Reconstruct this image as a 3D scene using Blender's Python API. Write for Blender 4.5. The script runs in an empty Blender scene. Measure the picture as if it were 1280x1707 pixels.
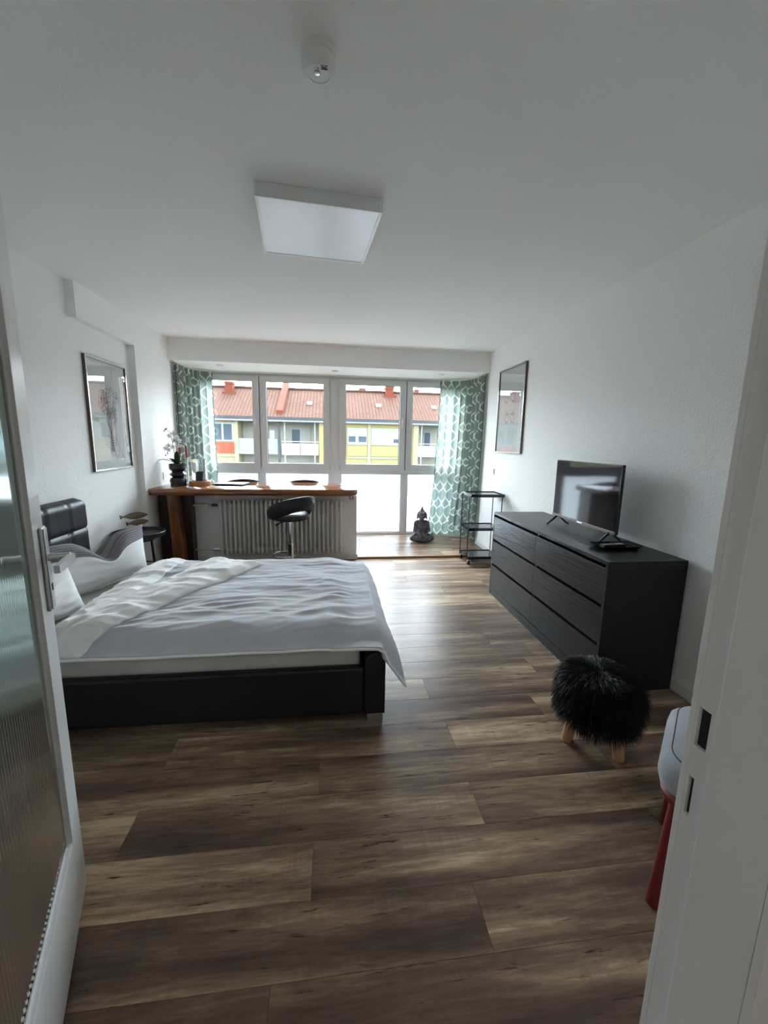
import bpy, bmesh, math, random
from mathutils import Vector, Matrix, noise
random.seed(7)
SC = bpy.context.scene
COL = SC.collection
PI = math.pi

# ------------------------------------------------------------------ camera
F, PITCH, YAW, ROLL, CH = 679.67, 0.17019, 0.12599, 0.01941, 1.3962
def cam_axes():
    cy, sy, cp, sp = math.cos(YAW), math.sin(YAW), math.cos(PITCH), math.sin(PITCH)
    f = Vector((sy*cp, cy*cp, -sp)); rt = Vector((cy, -sy, 0)); up = rt.cross(f)
    cr, sr = math.cos(ROLL), math.sin(ROLL)
    return cr*rt + sr*up, -sr*rt + cr*up, f
RT, UP, FW = cam_axes()
def px(u, v, Y):
    """point on the plane y=Y that the photograph shows at pixel (u, v)"""
    d = FW*F + RT*(u-640) - UP*(v-853.5)
    t = Y/d.y
    return Vector((d.x*t, Y, CH + d.z*t))
cd = bpy.data.cameras.new('camera'); cam = bpy.data.objects.new('camera', cd); COL.objects.link(cam)
cd.sensor_fit = 'HORIZONTAL'; cd.sensor_width = 36.0; cd.lens = F/1280*36.0
cd.clip_start = 0.02; cd.clip_end = 300
m3 = Matrix((RT, UP, -FW)).transposed()
cam.matrix_world = Matrix.Translation((0, 0, CH)) @ m3.to_4x4()
SC.camera = cam

# ------------------------------------------------------------------ sky, exposure
w = bpy.data.worlds.new('overcast'); SC.world = w; w.use_nodes = True
wn = w.node_tree.nodes; wl = w.node_tree.links
bg = wn['Background']
# hazy bright day, sun veiled by cloud high behind the building across the street
sky = wn.new('ShaderNodeTexSky'); sky.sky_type = 'NISHITA'; sky.sun_disc = False
sky.sun_elevation = math.radians(49); sky.sun_rotation = 0.0
sky.air_density = 1.0; sky.dust_density = 2.2; sky.ozone_density = 1.0
bw = wn.new('ShaderNodeRGBToBW'); mxs = wn.new('ShaderNodeMix'); mxs.data_type = 'RGBA'; mxs.inputs[0].default_value = 0.85
tin = wn.new('ShaderNodeMix'); tin.data_type = 'RGBA'; tin.blend_type = 'MULTIPLY'; tin.inputs[0].default_value = 1.0; tin.inputs[7].default_value = (0.90, 1.0, 1.08, 1)
wl.new(sky.outputs[0], bw.inputs[0]); wl.new(sky.outputs[0], mxs.inputs[6]); wl.new(bw.outputs[0], mxs.inputs[7])
wl.new(mxs.outputs[2], tin.inputs[6]); wl.new(tin.outputs[2], bg.inputs['Color'])
bg.inputs['Strength'].default_value = 2.2
SC.view_settings.view_transform = 'Standard'; SC.view_settings.look = 'None'
SC.view_settings.exposure = 0.7; SC.view_settings.gamma = 1.0
SC.view_settings.use_curve_mapping = False
SC.cycles.max_bounces = 14; SC.cycles.diffuse_bounces = 9; SC.cycles.glossy_bounces = 6
SC.cycles.transmission_bounces = 10; SC.cycles.transparent_max_bounces = 16
SC.cycles.caustics_reflective = False; SC.cycles.caustics_refractive = False

# ------------------------------------------------------------------ room numbers (metres)
XL, XR, XREC = -1.887, 1.975, -1.950       # left pier face, right wall, recessed left wall
H, ZS = 2.523, 2.284                       # ceiling, underside of the beam over the window bay
YF, YB, YP, YW = 0.463, 5.198, 4.755, 5.95 # front wall, beam face, parapet face, window plane
ZN = 0.025                                 # floor of the window bay

# hallway ceiling lamp behind the camera
hl = bpy.data.lights.new('hallway_lamp', 'AREA'); hl.shape = 'DISK'; hl.size = 0.35; hl.energy = 4.0; hl.color = (1.0, 0.97, 0.93)
ho = bpy.data.objects.new('hallway_lamp', hl); COL.objects.link(ho); ho.location = (0.0, -1.0, 2.48)

# portal for the daylight opening (sampling aid only)
pl = bpy.data.lights.new('window_daylight_portal', 'AREA'); pl.shape = 'RECTANGLE'; pl.size = XR-XL; pl.size_y = ZS
pl.cycles.is_portal = True
po = bpy.data.objects.new('window_daylight_portal', pl); COL.objects.link(po)
po.location = ((XL+XR)/2, YW+0.12, ZS/2); po.rotation_euler = (-PI/2, 0, 0)

# ------------------------------------------------------------------ mesh helpers
def BM(): return bmesh.new()
def box(bm, x0, x1, y0, y1, z0, z1, bev=0.0, seg=2):
    r = bmesh.ops.create_cube(bm, size=1.0)['verts']
    for v in r:
        v.co = Vector(((x0+x1)/2 + v.co.x*(x1-x0), (y0+y1)/2 + v.co.y*(y1-y0), (z0+z1)/2 + v.co.z*(z1-z0)))
    if bev > 0:
        ed = list({e for v in r for e in v.link_edges})
        bmesh.ops.bevel(bm, geom=ed, offset=bev, segments=seg, profile=0.5, affect='EDGES', clamp_overlap=True)
    return bm
def tube(bm, pts, r, seg=10, closed=False):
    pts = [Vector(p) for p in pts]; n = len(pts); rings = []
    rad = r if isinstance(r, (list, tuple)) else [r]*n
    prev = None
    for i, p in enumerate(pts):
        if closed: d = pts[(i+1) % n]-pts[i-1]
        else: d = pts[min(i+1, n-1)]-pts[max(i-1, 0)]
        d.normalize()
        if prev is None:
            a = Vector((0, 0, 1)) if abs(d.z) < 0.9 else Vector((1, 0, 0))
            s = d.cross(a).normalized()
        else:
            s = (prev - d*prev.dot(d))
            s = s.normalized() if s.length > 1e-6 else d.orthogonal().normalized()
        prev = s; t = d.cross(s)
        rings.append([bm.verts.new(p + (s*math.cos(k*2*PI/seg)+t*math.sin(k*2*PI/seg))*rad[i]) for k in range(seg)])
    for i in range(n if closed else n-1):
        a, b = rings[i], rings[(i+1) % n]
        for k in range(seg): bm.faces.new((a[k], a[(k+1) % seg], b[(k+1) % seg], b[k]))
    if not closed:
        bm.faces.new(rings[0][::-1]); bm.faces.new(rings[-1])
    return bm
def lathe(bm, prof, c=(0, 0, 0), seg=28, sx=1.0, sy=1.0):
    rings = []
    for (r, z) in prof:
        if r < 1e-5: rings.append([bm.verts.new((c[0], c[1], c[2]+z))])
        else: rings.append([bm.verts.new((c[0]+sx*r*math.cos(k*2*PI/seg), c[1]+sy*r*math.sin(k*2*PI/seg), c[2]+z)) for k in range(seg)])
    for i in range(len(rings)-1):
        a, b = rings[i], rings[i+1]
        for k in range(seg):
            k2 = (k+1) % seg
            if len(a) == 1 and len(b) == 1: continue
            if len(a) == 1: bm.faces.new((a[0], b[k2], b[k]))
            elif len(b) == 1: bm.faces.new((a[k], a[k2], b[0]))
            else: bm.faces.new((a[k], a[k2], b[k2], b[k]))
    if len(rings[0]) > 1: bm.faces.new(rings[0][::-1])
    if len(rings[-1]) > 1: bm.faces.new(rings[-1])
    return bm
def grid(bm, nu, nv, fn, uvfn=None, closeu=False):
    """fn(a,b) with a,b in 0..1"""
    vs = [[bm.verts.new(fn(i/(nu-1), j/(nv-1))) for j in range(nv)] for i in range(nu)]
    uv = bm.loops.layers.uv.verify()
    for i in range(nu-1):
        for j in range(nv-1):
            f = bm.faces.new((vs[i][j], vs[i+1][j], vs[i+1][j+1], vs[i][j+1]))
            for l, (a, b) in zip(f.loops, ((i, j), (i+1, j), (i+1, j+1), (i, j+1))):
                q = (a/(nu-1), b/(nv-1)); l[uv].uv = uvfn(*q) if uvfn else q
    return vs
def prism(bm, poly, axis, a, b):
    """polygon of 2-tuples extruded along axis ('x','y','z') from a to b"""
    def P(p, t):
        return {'x': (t, p[0], p[1]), 'y': (p[0], t, p[1]), 'z': (p[0], p[1], t)}[axis]
    A = [bm.verts.new(P(p, a)) for p in poly]; B = [bm.verts.new(P(p, b)) for p in poly]
    n = len(poly)
    bm.faces.new(A); bm.faces.new(B[::-1])
    for i in range(n): bm.faces.new((A[i], B[i], B[(i+1) % n], A[(i+1) % n]))
    return bm
def sphere(bm, c, r, seg=12, ring=8, rot=None):
    r = (r, r, r) if not isinstance(r, (tuple, list)) else r
    vs = bmesh.ops.create_uvsphere(bm, u_segments=seg, v_segments=ring, radius=1.0)['verts']
    M = Matrix.Translation(c) @ (rot if rot else Matrix.Identity(4)) @ Matrix.Diagonal((*r, 1))
    bmesh.ops.transform(bm, matrix=M, verts=vs)
def wloc(p):
    v = Vector((0, 0, 0))
    while p is not None: v += p.location; p = p.parent
    return v
def obj(name, bm, mat, parent=None, loc=None, angle=38, local=False, smooth=True):
    """bm is given in world coordinates (local=True: in the parent's)"""
    me = bpy.data.meshes.new(name)
    bmesh.ops.recalc_face_normals(bm, faces=bm.faces)
    off = Vector((0, 0, 0))
    if not local and parent is not None: off = wloc(parent)
    if loc is not None: off = Vector(loc)
    if off.length > 0: bmesh.ops.translate(bm, vec=-off, verts=bm.verts)
    bm.to_mesh(me); bm.free()
    for m in (mat if isinstance(mat, (list, tuple)) else [mat]): me.materials.append(m)
    if smooth:
        me.polygons.foreach_set('use_smooth', [True]*len(me.polygons)); me.set_sharp_from_angle(angle=math.radians(angle))
    o = bpy.data.objects.new(name, me); COL.objects.link(o)
    if smooth and angle == 38 and len(me.polygons) < 500:
        wn_ = o.modifiers.new('normals', 'WEIGHTED_NORMAL'); wn_.keep_sharp = True; wn_.weight = 80
    if parent is not None: o.parent = parent
    if loc is not None: o.location = Vector(loc) - (wloc(parent) if parent else Vector((0, 0, 0)))
    return o
def tag(o, label, cat, group=None):
    o['label'] = label; o['category'] = cat
    if group: o['group'] = group
    return o
def thing(name, label, cat, loc=(0, 0, 0), group=None):
    o = bpy.data.objects.new(name, None); COL.objects.link(o); o.location = loc; o.empty_display_size = 0.1
    return tag(o, label, cat, group)
def struct(name, bm, mat, loc=None, label=None, **k):
    o = obj(name, bm, mat, None, loc, **k); o['kind'] = 'structure'
    if label: o['label'] = label
    return o
def inst(src, name, parent, loc, rotz=0.0):
    o = src.copy(); o.name = name; COL.objects.link(o); o.parent = parent; o.location = loc; o.rotation_euler = (0, 0, rotz)
    return o
def copy_tree(o, parent=None):
    c = o.copy(); COL.objects.link(c); c.parent = parent
    for ch in list(o.children): copy_tree(ch, c)
    return c

# ------------------------------------------------------------------ material helpers
def srgb(r, g, b):
    f = lambda c: (c/255/12.92) if c/255 <= 0.04045 else ((c/255+0.055)/1.055)**2.4
    return (f(r), f(g), f(b), 1.0)
class NT:
    def __init__(s, name):
        s.m = bpy.data.materials.new(name); s.m.use_nodes = True
        s.t = s.m.node_tree; s.p = s.t.nodes['Principled BSDF']; s.out = s.t.nodes['Material Output']
    def n(s, ty, props=None, **inp):
        nd = s.t.nodes.new('ShaderNode'+ty)
        for k, v in (props or {}).items(): setattr(nd, k, v)
        for k, v in inp.items():
            key = k.replace('_', ' ') if not k.startswith('i') or not k[1:].isdigit() else int(k[1:])
            s.put(nd.inputs[key], v)
        return nd
    def put(s, sock, v):
        if isinstance(v, bpy.types.NodeSocket): s.t.links.new(v, sock)
        elif isinstance(v, bpy.types.Node): s.t.links.new(v.outputs[0], sock)
        else: sock.default_value = v
    def math(s, op, a, b=None, c=None):
        nd = s.t.nodes.new('ShaderNodeMath'); nd.operation = op
        for i, v in enumerate((a, b, c)):
            if v is not None: s.put(nd.inputs[i], v)
        return nd.outputs[0]
    def mix(s, f, a, b, blend='MIX'):
        nd = s.t.nodes.new('ShaderNodeMix'); nd.data_type = 'RGBA'; nd.blend_type = blend
        s.put(nd.inputs[0], f); s.put(nd.inputs[6], a); s.put(nd.inputs[7], b)
        return nd.outputs[2]
    def ramp(s, f, stops, interp='LINEAR'):
        nd = s.t.nodes.new('ShaderNodeValToRGB'); cr = nd.color_ramp; cr.interpolation = interp
        while len(cr.elements) < len(stops): cr.elements.new(0.5)
        for e, (p, c) in zip(cr.elements, stops): e.position = p; e.color = c
        s.put(nd.inputs[0], f); return nd.outputs[0]
    def set(s, **k):
        for a, v in k.items(): s.put(s.p.inputs[a.replace('_', ' ')], v)
        return s
    def bump(s, h, strength=0.2, dist=0.01):
        b = s.n('Bump', None, Strength=strength, Distance=dist); s.put(b.inputs['Height'], h); s.put(s.p.inputs['Normal'], b); return s
    def objco(s, scale=(1, 1, 1)):
        t = s.n('TexCoord'); mp = s.n('Mapping', None, Scale=scale); s.t.links.new(t.outputs['Object'], mp.inputs[0]); return mp.outputs[0]
    def noise(s, vec, scale=5.0, detail=4.0, rough=0.5, w=None):
        nd = s.n('TexNoise', {'noise_dimensions': '4D' if w is not None else '3D'}, Scale=scale, Detail=detail, Roughness=rough)
        s.put(nd.inputs['Vector'], vec)
        if w is not None: s.put(nd.inputs['W'], w)
        return nd.outputs['Fac']
def plain(name, col, rough=0.5, metal=0.0, var=0.06, vscale=6.0, bump=0.0, bscale=60.0, spec=0.5, **extra):
    """a base colour with a soft procedural variation and optional fine relief"""
    s = NT(name); co = s.objco()
    v = s.noise(co, vscale, 4)
    lo = tuple(c*(1-var) for c in col[:3])+(1,); hi = tuple(min(1, c*(1+var)) for c in col[:3])+(1,)
    s.set(Base_Color=s.ramp(v, [(0.3, lo), (0.7, hi)]), Roughness=rough, Metallic=metal)
    s.p.inputs['Specular IOR Level'].default_value = spec
    if bump: s.bump(s.noise(co, bscale, 3), bump, 0.004)
    for k, x in extra.items(): s.put(s.p.inputs[k.replace('_', ' ')], x)
    return s.m
def glass(name, tint=(1, 1, 1, 1), rough=0.0, f0=0.04):
    """thin clear glazing: straight-through light plus a Schlick mirror reflection"""
    s = NT(name); s.t.nodes.remove(s.p)
    tr = s.n('BsdfTransparent', None, Color=tint); gl = s.n('BsdfGlossy', None, Roughness=rough)
    g = s.n('NewGeometry'); dt = s.n('VectorMath', {'operation': 'DOT_PRODUCT'})
    s.put(dt.inputs[0], g.outputs['Incoming']); s.put(dt.inputs[1], g.outputs['Normal'])
    c = s.math('ABSOLUTE', dt.outputs['Value'])
    fr = s.math('ADD', f0, s.math('MULTIPLY', 1-f0, s.math('POWER', s.math('SUBTRACT', 1.0, c), 5.0)))
    mx = s.n('MixShader'); s.put(mx.inputs[0], fr); s.put(mx.inputs[1], tr.outputs[0]); s.put(mx.inputs[2], gl.outputs[0])
    s.t.links.new(mx.outputs[0], s.out.inputs[0]); return s.m
def woodmat(name, dark, light, axis='x', scale=1.0, rough=0.35, rnd=True, contrast=(0.3, 0.7), bump=0.15, coat=0.0, fine=1.0):
    s = NT(name)
    k = 0.09
    sc = {'x': (k, 1, 1), 'y': (1, k, 1), 'z': (1, 1, k)}[axis]
    co = s.objco(sc); wv = s.math('MULTIPLY', s.n('ObjectInfo').outputs['Random'], 60.0) if rnd else 3.0
    big = s.noise(co, 9*scale, 3, 0.55, wv)
    d = s.noise(co, 38*scale, 5, 0.65, wv)
    comb = s.math('ADD', s.math('MULTIPLY', big, 0.65), s.math('MULTIPLY', d, 0.35*fine))
    s.set(Base_Color=s.ramp(comb, [(contrast[0], dark), (contrast[1], light)]), Roughness=rough)
    if coat: s.set(Coat_Weight=coat, Coat_Roughness=0.05)
    s.bump(d, bump, 0.003); return s.m

# ------------------------------------------------------------------ materials
M = {}
def wallmat(name, col, bs=0.35):
    s = NT(name); co = s.objco()
    a = s.noise(co, 75, 3, 0.6); b = s.noise(co, 22, 2, 0.5)
    s.set(Base_Color=col, Roughness=0.9); s.p.inputs['Specular IOR Level'].default_value = 0.2
    s.bump(s.math('ADD', a, s.math('MULTIPLY', b, 0.6)), bs, 0.012); return s.m
M['wall'] = wallmat('white_textured_wall', (0.89, 0.89, 0.875, 1))
M['ceil'] = wallmat('white_ceiling', (0.89, 0.89, 0.875, 1), 0.12)
M['paint'] = plain('white_gloss_paint', (0.80, 0.80, 0.79, 1), 0.3, var=0.02, bump=0.05, bscale=120)
M['skirt'] = plain('white_skirting', (0.78, 0.78, 0.76, 1), 0.4, var=0.02)
M['upvc'] = plain('window_plastic', (0.64, 0.64, 0.645, 1), 0.3, var=0.015)
M['seal'] = plain('dark_seal', (0.05, 0.05, 0.05, 1), 0.6)
M['chrome'] = plain('chrome', (0.75, 0.75, 0.76, 1), 0.12, 1.0, var=0.02)
M['alu'] = plain('brushed_aluminium', (0.62, 0.62, 0.63, 1), 0.32, 1.0, var=0.04)
M['black'] = plain('black_metal', (0.012, 0.012, 0.014, 1), 0.4, var=0.2)
M['blackgloss'] = plain('black_gloss', (0.010, 0.010, 0.012, 1), 0.12, var=0.1)
M['glass'] = glass('window_glass', (0.97, 0.985, 0.98, 1))
M['clear'] = NT('clear_glass').set(Base_Color=(0.95, 0.97, 0.97, 1), Roughness=0.02, IOR=1.45, Transmission_Weight=1.0).m
def frosted():
    s = NT('frosted_film'); s.t.nodes.remove(s.p)
    co = s.objco(); v = s.noise(co, 1.2, 2); col = s.ramp(v, [(0.3, (0.90, 0.95, 0.97, 1)), (0.7, (0.96, 0.98, 1, 1))])
    tl = s.n('BsdfTranslucent'); s.put(tl.inputs[0], col); df = s.n('BsdfDiffuse'); s.put(df.inputs[0], (0.9, 0.93, 0.95, 1))
    mx = s.n('MixShader', None, Fac=0.3); s.put(mx.inputs[1], tl.outputs[0]); s.put(mx.inputs[2], df.outputs[0])
    s.t.links.new(mx.outputs[0], s.out.inputs[0]); return s.m
M['frost'] = frosted()
def planks():
    s = NT('laminate_oak')
    rnd = s.n('ObjectInfo').outputs['Random']; wv = s.math('MULTIPLY', rnd, 80.0)
    co = s.objco((0.10, 1.0, 1.0))
    warp = s.n('TexNoise', {'noise_dimensions': '4D'}, Scale=3.0, Detail=3.0); s.put(warp.inputs['Vector'], s.objco((0.6, 1, 1))); s.put(warp.inputs['W'], wv)
    va = s.n('VectorMath', {'operation': 'MULTIPLY_ADD'}); s.put(va.inputs[0], warp.outputs['Color']); s.put(va.inputs[1], (0.03, 0.035, 0.0)); s.put(va.inputs[2], co)
    strip = s.noise(va.outputs[0], 9.0, 2, 0.5, wv)          # broad light/dark strips
    grain = s.noise(va.outputs[0], 60, 6, 0.7, wv)           # lengthwise grain
    crack = s.noise(va.outputs[0], 48, 5, 0.7, s.math('ADD', wv, 9.0))
    saw = s.noise(s.objco((55, 1.2, 1)), 1.6, 2, 0.5, wv)    # faint cross saw marks
    sawm = s.noise(s.objco((1.5, 5, 1)), 2.0, 2, 0.5, s.math('ADD', wv, 3.0))
    f = s.math('ADD', s.math('MULTIPLY', strip, 0.62), s.math('MULTIPLY', grain, 0.38))
    f = s.math('ADD', f, s.math('MULTIPLY', s.math('SUBTRACT', rnd, 0.5), 0.10))
    sm = s.math('MULTIPLY', s.math('SUBTRACT', saw, 0.5), s.math('MULTIPLY', s.math('GREATER_THAN', sawm, 0.52), 0.06))
    f = s.math('ADD', f, sm)
    col = s.ramp(f, [(0.36, srgb(84, 67, 58)), (0.47, srgb(117, 96, 81)), (0.55, srgb(152, 128, 105)), (0.64, srgb(206, 182, 150))])
    col = s.mix(s.ramp(crack, [(0.33, (1, 1, 1, 1)), (0.40, (0, 0, 0, 1))]), col, srgb(48, 37, 33))
    s.set(Base_Color=col, Roughness=s.math('ADD', 0.27, s.math('MULTIPLY', grain, 0.14)))
    s.p.inputs['Specular IOR Level'].default_value = 0.2
    s.bump(grain, 0.10, 0.002); return s.m
M['plank'] = planks()
M['joint'] = plain('floor_joint', srgb(66, 52, 45), 0.7)
M['oakstrip'] = woodmat('oak_edge_strip', srgb(120, 88, 52), srgb(180, 140, 90), 'x', 1.0, 0.4, False)

# ------------------------------------------------------------------ structure: floor
bm = BM(); box(bm, -2.0, 2.0, YF-0.14, 5.0, -0.12, -0.012); box(bm, -1.5, 1.5, -1.8, YF-0.14, -0.12, -0.012)
floor = struct('floor', bm, M['joint'])
PW, PLN = 0.19, 1.29
row_off = {0: -0.07, -1: 0.444, 1: 0.56, -2: -0.163, 2: -0.06, 3: 0.565, 4: 1.1, 5: 0.53}
pmesh = {}
def plank(parent, x0, x1, y0, y1, zt):
    key = (round(x1-x0, 3), round(y1-y0, 3))
    if key not in pmesh:
        b = BM(); box(b, 0, key[0], 0, key[1], -0.012, 0, 0.0006, 1)
        o = obj('plank', b, M['plank'], parent, local=True); pmesh[key] = o; o.location = (x0, y0, zt)
    else: inst(pmesh[key], 'plank', parent, (x0, y0, zt))
gap = 0.0006
for k in range(-14, 20):
    y0 = 1.053 + PW*k; y1 = y0+PW
    y1 = min(y1, YP+0.0)
    if y0 > YP: break
    xa, xb = (-1.95, XR) if y0 >= YF else (-1.4, 1.4)
    if y0 >= YF-0.14 and y0 < YF: xa, xb = -0.7, 0.7
    off = row_off.get(k, random.uniform(0, PLN))
    x = off - PLN*math.ceil((off-xa)/PLN)
    while x < xb:
        a, b_ = max(x, xa), min(x+PLN, xb)
        if b_-a > 0.03: plank(floor, a+gap/2, b_-gap/2, y0+gap/2, y1-gap/2, 0.0)
        x += PLN
# floor of the window bay, one step up
bm = BM(); box(bm, XL, XR, YP+0.012, YW+0.05, -0.1, ZN-0.012)
nfloor = struct('floor_window_bay', bm, M['joint'])
for k in range(7):
    y0 = YP+0.012+PW*k; y1 = min(y0+PW, YW+0.02)
    if y1-y0 < 0.02: continue
    off = random.uniform(0, PLN); x = off - PLN*math.ceil((off-XL)/PLN)
    while x < XR:
        a, b_ = max(x, XL), min(x+PLN, XR)
        if b_-a > 0.03: plank(nfloor, a+gap/2, b_-gap/2, y0+gap/2, y1-gap/2, ZN)
        x += PLN
bm = BM(); box(bm, 0.28, XR, YP-0.012, YP+0.012, 0.0, ZN+0.003, 0.003)
struct('trim_step_edge', bm, M['oakstrip'])

# ------------------------------------------------------------------ structure: walls and ceiling
bm = BM(); box(bm, -2.1, 2.1, YF-0.13, YB+0.05, H, H+0.15); box(bm, -1.5, 1.5, -1.9, YF-0.13, 2.5, 2.65)
struct('ceiling', bm, M['ceil'])
bm = BM(); box(bm, -2.12, 2.12, YB, YW+0.12, ZS, H+0.15); struct('ceiling_window_bay', bm, M['ceil'])
bm = BM(); box(bm, XREC-0.15, XREC, YF-0.13, 4.6, -0.1, H+0.05)
box(bm, XREC-0.15, XL, 4.38, YW+0.12, -0.1, H+0.05); box(bm, XREC-0.1, XL, 3.484, 4.38, 2.265, H+0.05)
struct('wall_left', bm, M['wall'])
bm = BM(); box(bm, XR, XR+0.15, YF-0.13, YW+0.12, -0.1, H+0.05); struct('wall_right', bm, M['wall'])
bm = BM(); box(bm, -1.57, 0.277, YP, YP+0.24, -0.05, 0.795); box(bm, XL, -1.57, YP+0.10, YP+0.24, -0.05, 0.795)
struct('wall_parapet', bm, M['wall'])
bm = BM(); Y0 = YF-0.128
box(bm, -2.1, -0.56, Y0, YF, -0.1, H+0.05); box(bm, 0.56, 2.1, Y0, YF, -0.1, H+0.05); box(bm, -0.56, 0.56, Y0, YF, 2.08, H+0.05)
struct('wall_front', bm, M['wall'])
bm = BM(); box(bm, -1.5, -1.4, -1.8, Y0, -0.1, 2.6); box(bm, 1.4, 1.5, -1.8, Y0, -0.1, 2.6); box(bm, -1.5, 1.5, -1.9, -1.8, -0.1, 2.6)
struct('wall_hallway', bm, M['wall'])
# skirting boards
bm = BM(); box(bm, XR-0.014, XR, YF, YP-0.015, 0, 0.06, 0.003); box(bm, XR-0.014, XR, YP+0.012, YW-0.05, ZN, ZN+0.06, 0.003); struct('baseboard_right', bm, M['skirt'])
bm = BM(); box(bm, XREC, XREC+0.014, YF, 4.366, 0, 0.06, 0.003); box(bm, XREC, XL+0.014, 4.366, 4.38, 0, 0.06, 0.003); box(bm, XL, XL+0.014, 4.38, 4.45, 0, 0.06, 0.003); struct('baseboard_left', bm, M['skirt'])
bm = BM(); box(bm, -1.57, 0.291, YP-0.014, YP, 0, 0.06, 0.003); box(bm, 0.277, 0.291, YP, YP+0.24, ZN, 0.06, 0.003); struct('baseboard_parapet', bm, M['skirt'])

# door frame (steel lining with rebate and strike openings)
bm = BM()
box(bm, 0.5, 0.56, YF-0.128, 0.425, 0, 2.08, 0.002)             # lining
def strip(z0, z1, ya=0.425, yb=YF): box(bm, 0.512, 0.518, ya, yb, z0, z1)
strip(0, 0.867); strip(0.929, 0.978); strip(1.038, 2.08)
strip(0.867, 0.929, 0.425, 0.451); strip(0.867, 0.929, 0.4595, YF); strip(0.978, 1.038, 0.425, 0.442); strip(0.978, 1.038, 0.4605, YF)
box(bm, 0.512, 0.60, YF, YF+0.012, 0, 2.13, 0.002)              # room side architrave
box(bm, 0.5, 0.60, YF-0.140, YF-0.128, 0, 2.13, 0.002)
box(bm, -0.56, -0.5, YF-0.128, 0.425, 0, 2.08, 0.002); box(bm, -0.56, -0.512, 0.425, YF, 0, 2.08)
box(bm, -0.60, -0.512, YF, YF+0.012, 0, 2.13, 0.002); box(bm, -0.60, -0.5, YF-0.140, YF-0.128, 0, 2.13, 0.002)
box(bm, -0.5, 0.5, YF-0.128, 0.425, 2.03, 2.08); box(bm, -0.512, 0.512, 0.425, YF, 2.045, 2.08)
box(bm, -0.512, 0.512, YF, YF+0.012, 2.045, 2.13, 0.002)
fr = struct('trim_1', bm, M['paint'], label='white door frame with two strike openings')
bm = BM(); box(bm, 0.5185, 0.53, 0.428, 0.462, 0.85, 1.05); obj('strike_shade_plate', bm, M['black'], fr)  # solid black plate behind both strike openings, its colour stands in for their shade

# ------------------------------------------------------------------ structure: open door with reeded glass
def reeded():
    s = NT('reeded_glass')
    s.set(Base_Color=(0.66, 0.80, 0.78, 1), Roughness=0.12, IOR=1.35); s.p.inputs['Transmission Weight'].default_value = 0.92
    return s.m
M['reed'] = reeded()
dirh = Vector((0.363, -0.932, 0)).normalized(); nrm = Vector((0.932, 0.363, 0)).normalized()
DM = Matrix.Translation((-0.777, 1.182, 0)) @ Matrix(((dirh.x, nrm.x, 0, 0), (dirh.y, nrm.y, 0, 0), (0, 0, 1, 0), (0, 0, 0, 1)))
DL, DT = 0.76, 0.04      # leaf: s from free edge, n out of the visible face, z
def dobj(name, bm, mat, parent=None):
    bm.transform(DM); return obj(name, bm, mat, parent)
bm = BM()
box(bm, 0, 0.10, -DT, 0, 0.008, 2.03, 0.003); box(bm, DL-0.10, DL, -DT, 0, 0.008, 2.03, 0.003)
box(bm, 0.099, DL-0.099, -DT, 0, 0.008, 0.25, 0.002); box(bm, 0.099, DL-0.099, -DT, 0, 1.91, 2.03, 0.002)
door = dobj('door_1', bm, M['paint']); door['kind'] = 'structure'; door['label'] = 'white open door with a tall reeded glass pane'
bm = BM(); n_r = 40
def reed_f(a, b):
    s_ = 0.095+a*(DL-0.19); return (s_, -0.015-0.0045*abs(math.sin(a*n_r*PI)), 0.245+b*1.67)
grid(bm, n_r*6+1, 2, reed_f); grid(bm, 2, 2, lambda a, b: (0.095+a*(DL-0.19), -0.023, 0.245+b*1.67))
dobj('glass_pane', bm, M['reed'], door)
bm = BM()
for (a0, a1, z0, z1) in ((0.0995, 0.105, 0.25, 1.91), (DL-0.105, DL-0.0995, 0.25, 1.91), (0.1, DL-0.1, 0.2495, 0.256), (0.1, DL-0.1, 1.904, 1.9105)):
    box(bm, a0, a1, -0.016, -0.011, z0, z1, 0.0015)
dobj('glazing_bead', bm, M['skirt'], door)
bm = BM(); box(bm, 0.016, 0.056, 0, 0.009, 0.93, 1.16, 0.004); box(bm, 0.021, 0.051, 0.009, 0.012, 0.935, 1.155, 0.002)
hp = dobj('handle_plate', bm, M['alu'], door)
bm = BM(); box(bm, 0.033, 0.039, 0.011, 0.0135, 0.985, 1.004)
tube(bm, [(0.036, 0.011, 0.9995), (0.036, 0.0135, 0.9995)], 0.005)
dobj('keyhole', bm, M['black'], hp)
bm = BM(); tube(bm, [(0.036, 0.01, 1.075), (0.036, 0.058, 1.075)], 0.010, 14)
prism(bm, [(0.020, 0.048), (0.040, 0.070), (0.062, 0.070), (0.158, 0.056), (0.158, 0.044), (0.062, 0.052), (0.044, 0.050)], 'z', 1.062, 1.082)
dobj('lever', bm, M['alu'], hp)

# ------------------------------------------------------------------ structure: window
win = None
bm = BM(); y0, y1 = YW, YW+0.07
xm1, xm2, pc0, pc1 = -1.0, 1.045, -0.058, 0.111
wx0, wx1 = XL+0.002, XR-0.002
box(bm, wx0, wx1, y0, y1, 2.235, ZS, 0.003); box(bm, wx0, wx1, y0, y1, ZN-0.02, 0.055, 0.003); box(bm, wx0, wx1, y0, y1, 0.935, 1.0, 0.003)
box(bm, pc0, pc1, y0-0.004, y1, 0.05, 2.24, 0.003); box(bm, wx0, wx0+0.06, y0, y1, 0.05, 2.24, 0.003); box(bm, wx1-0.06, wx1, y0, y1, 0.05, 2.24, 0.003)
for xm in (xm1, xm2):
    box(bm, xm-0.045, xm+0.045, y0+0.001, y1, 0.05, 0.945, 0.003); box(bm, xm-0.02, xm+0.02, y0+0.02, y1, 0.99, 2.24, 0.003)
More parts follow.
